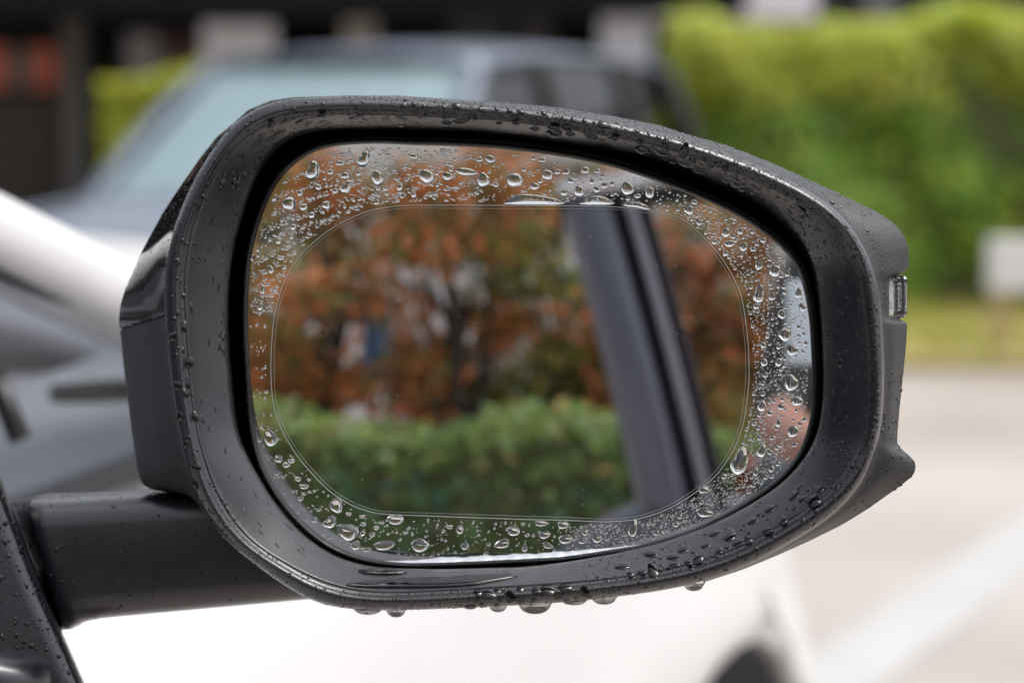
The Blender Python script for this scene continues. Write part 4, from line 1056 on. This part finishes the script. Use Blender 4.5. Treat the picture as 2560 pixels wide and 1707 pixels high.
pool([(888,1424),(930,1424),(990,1427),(1024,1428),(1010,1436),(950,1438),(905,1434)], .0012, bbase, 'water_pool', 'short pool of water under the lower left of the glass rim', 'puddle', pwr=.4, mat='water_dark')
# meniscus of water held between the glass and its bottom rim: the silvered plate shows through it
bw = 1.0 + 13.0 * np.clip((-ST - .55) / .3, 0, 1) * np.clip((CT + .50) / .2, 0, 1) * np.clip((.62 - CT) / .3, 0, 1) * (1 + .10 * np.sin(TT * 37) + .06 * np.sin(TT * 91))
k_ = np.where((TT > R_(-146)) & (TT < R_(-38)))[0]; g = []
for u in np.linspace(0, 1, 7):
    p, nn = glass_at(RC[0] + (GLS - bw * u + .8)[k_] * CT[k_], RC[1] - (GLS - bw * u + .8)[k_] * ST[k_], (.00006 + (.00085 * (1 - u) ** 1.5) * bw / 14)[k_]); g.append(p)
mb = MB(); mb.grid(np.array(g)); ws = mb.build('water_strip', mirror_mat('water_over_silver', (.88, .89, .89)), None, True)
pw_ = ws.data.polygons[len(ws.data.polygons) // 2]
if np.dot(np.array(pw_.normal), CAM - np.array(pw_.center)) < 0: ws.data.flip_normals()
tag(ws, 'thin bright strip of water held along the bottom rim of the mirror glass', 'water strip')
# pendant drops under the housing
def pendant(px, py, w, hh, lb):
    v = []; f = []; nu, nv = 24, 14; d = .757; k = KPX * d; c = at(px, py, d)
    for i in range(nv + 1):
        t = i / nv; z = hh * .5 - t * hh * 1.5            # starts inside the lip, hangs below it
        prof = math.sqrt(max(0, 1 - (max(0, t - .28) / .72) ** 2.3)) * (1.0 - .0 * t) if t > .28 else 1.0
        prof *= 1 + .22 * math.exp(-(t / .33) ** 2)
        for j in range(nu):
            a = 2 * math.pi * j / nu; v.append(c + np.array([w * prof * math.cos(a) * k, .62 * w * prof * math.sin(a) * k, z * k]))
    for i in range(nv):
        for j in range(nu): f.append((i * nu + j, (i + 1) * nu + j, (i + 1) * nu + (j + 1) % nu, i * nu + (j + 1) % nu))
    f.append(tuple(range(nu)))
    tag(mesh_obj('water_drop', v, f, M['water']), lb, 'water drop', 'drops hanging under the mirror')
for (px, py, w, hh, lb) in ((920,1521,34,15,'leftmost shallow drop hanging under the lower lip of the mirror'),(990,1522,24,21,'round drop hanging under the mirror, second from the left'),(1245,1512,22,18,'drop hanging left of the biggest pendant drop under the mirror'),(1337,1507,40,28,'biggest pendant drop hanging under the middle of the mirror'),(1435,1501,30,11,'shallow drop hanging right of the biggest pendant drop'),(1510,1493,30,18,'wide drop hanging under the right half of the lower lip'),(1734,1461,24,16,'rightmost drop hanging alone under the lower right of the mirror')):
    pendant(px, py, w, hh, lb)

# ------------------------------------------------------------------ the photographer, seen at the right edge of the glass
def person():
    root = empty('person', (.475, -.56, 0)); tag(root, 'person in a black top holding up a pale phone at the mirror right edge', 'person')
    J = {'pel': (0, 0, .96), 'wa': (0, .01, 1.12), 'ch': (0, 0, 1.32), 'nk': (0, .0, 1.50), 'hd0': (0, .02, 1.58), 'hd': (0, .03, 1.68), 'top': (0, .01, 1.76),
         'sl': (-.17, 0, 1.44), 'el': (-.25, .10, 1.16), 'wl': (-.215, .30, 1.135), 'hl': (-.21, .365, 1.155),
         'sr': (.17, 0, 1.44), 'er': (.24, -.03, 1.17), 'wr': (.22, .12, 1.0), 'hr': (.215, .18, .97),
         'hipl': (-.09, 0, .92), 'kl': (-.10, .03, .50), 'al': (-.10, -.02, .09), 'tl': (-.11, .14, .04), 'hipr': (.09, 0, .92), 'kr': (.11, .02, .50), 'ar': (.12, -.03, .09), 'tr': (.13, .13, .04)}
    RAD = {'pel': (.15, .11), 'wa': (.13, .095), 'ch': (.16, .11), 'nk': (.058, .058), 'hd0': (.075, .085), 'hd': (.078, .098), 'top': (.055, .065), 'sl': (.062, .062), 'el': (.042, .042), 'wl': (.028, .028), 'hl': (.038, .022),
           'sr': (.062, .062), 'er': (.042, .042), 'wr': (.028, .028), 'hr': (.038, .022), 'hipl': (.088, .088), 'kl': (.058, .058), 'al': (.04, .04), 'tl': (.035, .03), 'hipr': (.088, .088), 'kr': (.058, .058), 'ar': (.04, .04), 'tr': (.035, .03)}
    E = [('pel', 'wa'), ('wa', 'ch'), ('ch', 'nk'), ('nk', 'hd0'), ('hd0', 'hd'), ('hd', 'top'), ('ch', 'sl'), ('sl', 'el'), ('el', 'wl'), ('wl', 'hl'), ('ch', 'sr'), ('sr', 'er'), ('er', 'wr'), ('wr', 'hr'),
         ('pel', 'hipl'), ('hipl', 'kl'), ('kl', 'al'), ('al', 'tl'), ('pel', 'hipr'), ('hipr', 'kr'), ('kr', 'ar'), ('ar', 'tr')]
    # fingers: chains rooted in the palm; the left hand curls round the phone
    ph = np.array((-.315, .405, 1.185))
    for nm, base, dirs, ln in (('l', 'hl', 1, 1), ('r', 'hr', 1, 1)):
        b = np.array(J[base])
        for q in range(4):
            k0, k1, k2 = f'{nm}f{q}a', f'{nm}f{q}b', f'{nm}f{q}c'; ox = (q - 1.5) * .019; l_ = (.034, .038, .036, .029)[q]
            if nm == 'l': J[k0] = b + (ox * .3, .028, .012 + ox * .9); J[k1] = J[k0] + np.array((-.022, l_ * .8, .004)); J[k2] = J[k1] + np.array((.016, l_ * .55, .004))
            else: J[k0] = b + (ox, .03, -.012); J[k1] = J[k0] + np.array((0, l_ * .7, -.016)); J[k2] = J[k1] + np.array((0, l_ * .25, -.026))
            for k, r in ((k0, .0098), (k1, .0088), (k2, .0074)): RAD[k] = (r, r)
            E.extend([(base, k0), (k0, k1), (k1, k2)])
        t0, t1 = f'{nm}t0', f'{nm}t1'; sx = 1 if nm == 'l' else -1
        J[t0] = b + (sx * .028, .0, .012); J[t1] = J[t0] + np.array((sx * .004, .034, .016)); RAD[t0] = (.012, .012); RAD[t1] = (.009, .009); E.extend([(base, t0), (t0, t1)])
    keys = list(J); me = bpy.data.meshes.new('body'); me.from_pydata([tuple(J[k]) for k in keys], [(keys.index(a), keys.index(b)) for a, b in E], [])
    o = bpy.data.objects.new('body', me); COL.objects.link(o); o.parent = root
    sk = o.modifiers.new('skin', 'SKIN'); sk.use_smooth_shade = True; sv_ = me.skin_vertices[0].data
    for i, k in enumerate(keys): sv_[i].radius = RAD[k]
    sv_[keys.index('pel')].use_root = True
    sub = o.modifiers.new('sub', 'SUBSURF'); sub.levels = 2; sub.render_levels = 2
    m, n, l, p = new_mat('skin_and_clothes'); g = n.new('ShaderNodeTexCoord'); sp = n.new('ShaderNodeSeparateXYZ'); l.new(g.outputs['Object'], sp.inputs[0])
    def step(inp, thr, gt=True):
        q = n.new('ShaderNodeMath'); q.operation = 'GREATER_THAN' if gt else 'LESS_THAN'; l.new(inp, q.inputs[0]); q.inputs[1].default_value = thr; return q.outputs[0]
    def mul(a, b): q = n.new('ShaderNodeMath'); q.operation = 'MULTIPLY'; l.new(a, q.inputs[0]); l.new(b, q.inputs[1]); return q.outputs[0]
    def mx(f, a, b):
        q = n.new('ShaderNodeMixRGB'); l.new(f, q.inputs[0])
        for s_, v_ in ((1, a), (2, b)):
            if isinstance(v_, tuple): q.inputs[s_].default_value = (*v_, 1)
            else: l.new(v_, q.inputs[s_])
        return q.outputs[0]
    skin = (.30, .145, .11)
    c = mx(step(sp.outputs['Z'], .985), (.025, .03, .045), (.012, .012, .014))          # trousers below, black top above
    c = mx(step(sp.outputs['Z'], 1.515), c, skin)                                         # neck and head
    c = mx(mul(step(sp.outputs['X'], -.12, False), step(sp.outputs['Y'], .13)), c, skin)  # bare left forearm and hand
    c = mx(mul(step(sp.outputs['X'], .16), step(sp.outputs['Y'], .10)), c, skin)          # right hand
    c = mx(step(sp.outputs['Z'], .10, False), c, (.02, .02, .02))
    l.new(c, p.inputs['Base Color']); p.inputs['Roughness'].default_value = .6; me.materials.append(m)
    hairm = pmat('black_hair', (.012, .010, .009), .5, bump=.8, bscale=300)
    mb = MB(); P_ = []
    for v_ in np.linspace(0, 1, 9):
        a = v_ * 1.75; P_.append([(.089 * math.sin(a) * math.cos(u), .005 + .108 * math.sin(a) * math.sin(u) * (.86 if math.sin(u) > .3 and v_ > .55 else 1), 1.69 + .112 * math.cos(a)) for u in np.linspace(0, 2 * math.pi, 25)])
    mb.grid(np.array(P_)); mb.build('hair', hairm, root, True)
    mb = MB(); mb.tube([(0, .105, 1.69), (0, .128, 1.652), (0, .112, 1.645)], [.009, .014, .008], 8); mb.build('nose', pmat('skin', skin, .55), root, True)
    mb = MB(); mb.tube([(-.026, .104, 1.612), (0, .112, 1.61), (.026, .104, 1.612)], [.003, .008, .003], 8); mb.build('mouth', pmat('lips', (.36, .13, .11), .5), root, True)
    for sx in (-1, 1):
        mb = MB(); mb.tube([(sx * .033, .088, 1.69), (sx * .033, .108, 1.69)], [.012, .006], 10); mb.build('eye', pmat('eye_dark', (.03, .02, .015), .1), root, True)
        mb = MB(); mb.tube([(sx * .083, .02, 1.64), (sx * .092, .01, 1.67), (sx * .084, .0, 1.70)], [.007, .013, .008], 8); mb.build('ear', pmat('skin_ear', skin, .55), root, True)
    return root
person()
ph = empty('phone', (.232, -.155, 1.285)); tag(ph, 'pale blue phone held up in the hand of the person in black', 'phone')
mb = MB(); mb.box((0, 0, 0), (.030, .004, .046), bev=.0035); mb.build('case', pmat('pale_blue_case', (.48, .54, .62), .35), ph)
mb = MB(); mb.box((.012, .0052, .028), (.010, .0016, .010), bev=.001); mb.build('lens_bump', M['gloss'], ph)

winv = wing.matrix_parent_inverse.copy()
for nm, pts, r, mt in (('window_divider', [at(-12, 930, 1.22), at(22, 1030, 1.22), at(52, 1100, 1.22)], .006, M['trim']), ('air_vent', [at(135, 985, 1.38), at(230, 980, 1.40), at(340, 976, 1.42)], .007, M['trim']),
                       ('dashboard_edge', [at(95, 1110, 1.5), at(140, 1140, 1.5), at(178, 1210, 1.5)], .009, M['seat'])):
    mb = MB(); mb.tube(pts, [r * .8, r, r], 10); o = mb.build(nm, mt, white, True); o.matrix_parent_inverse = winv
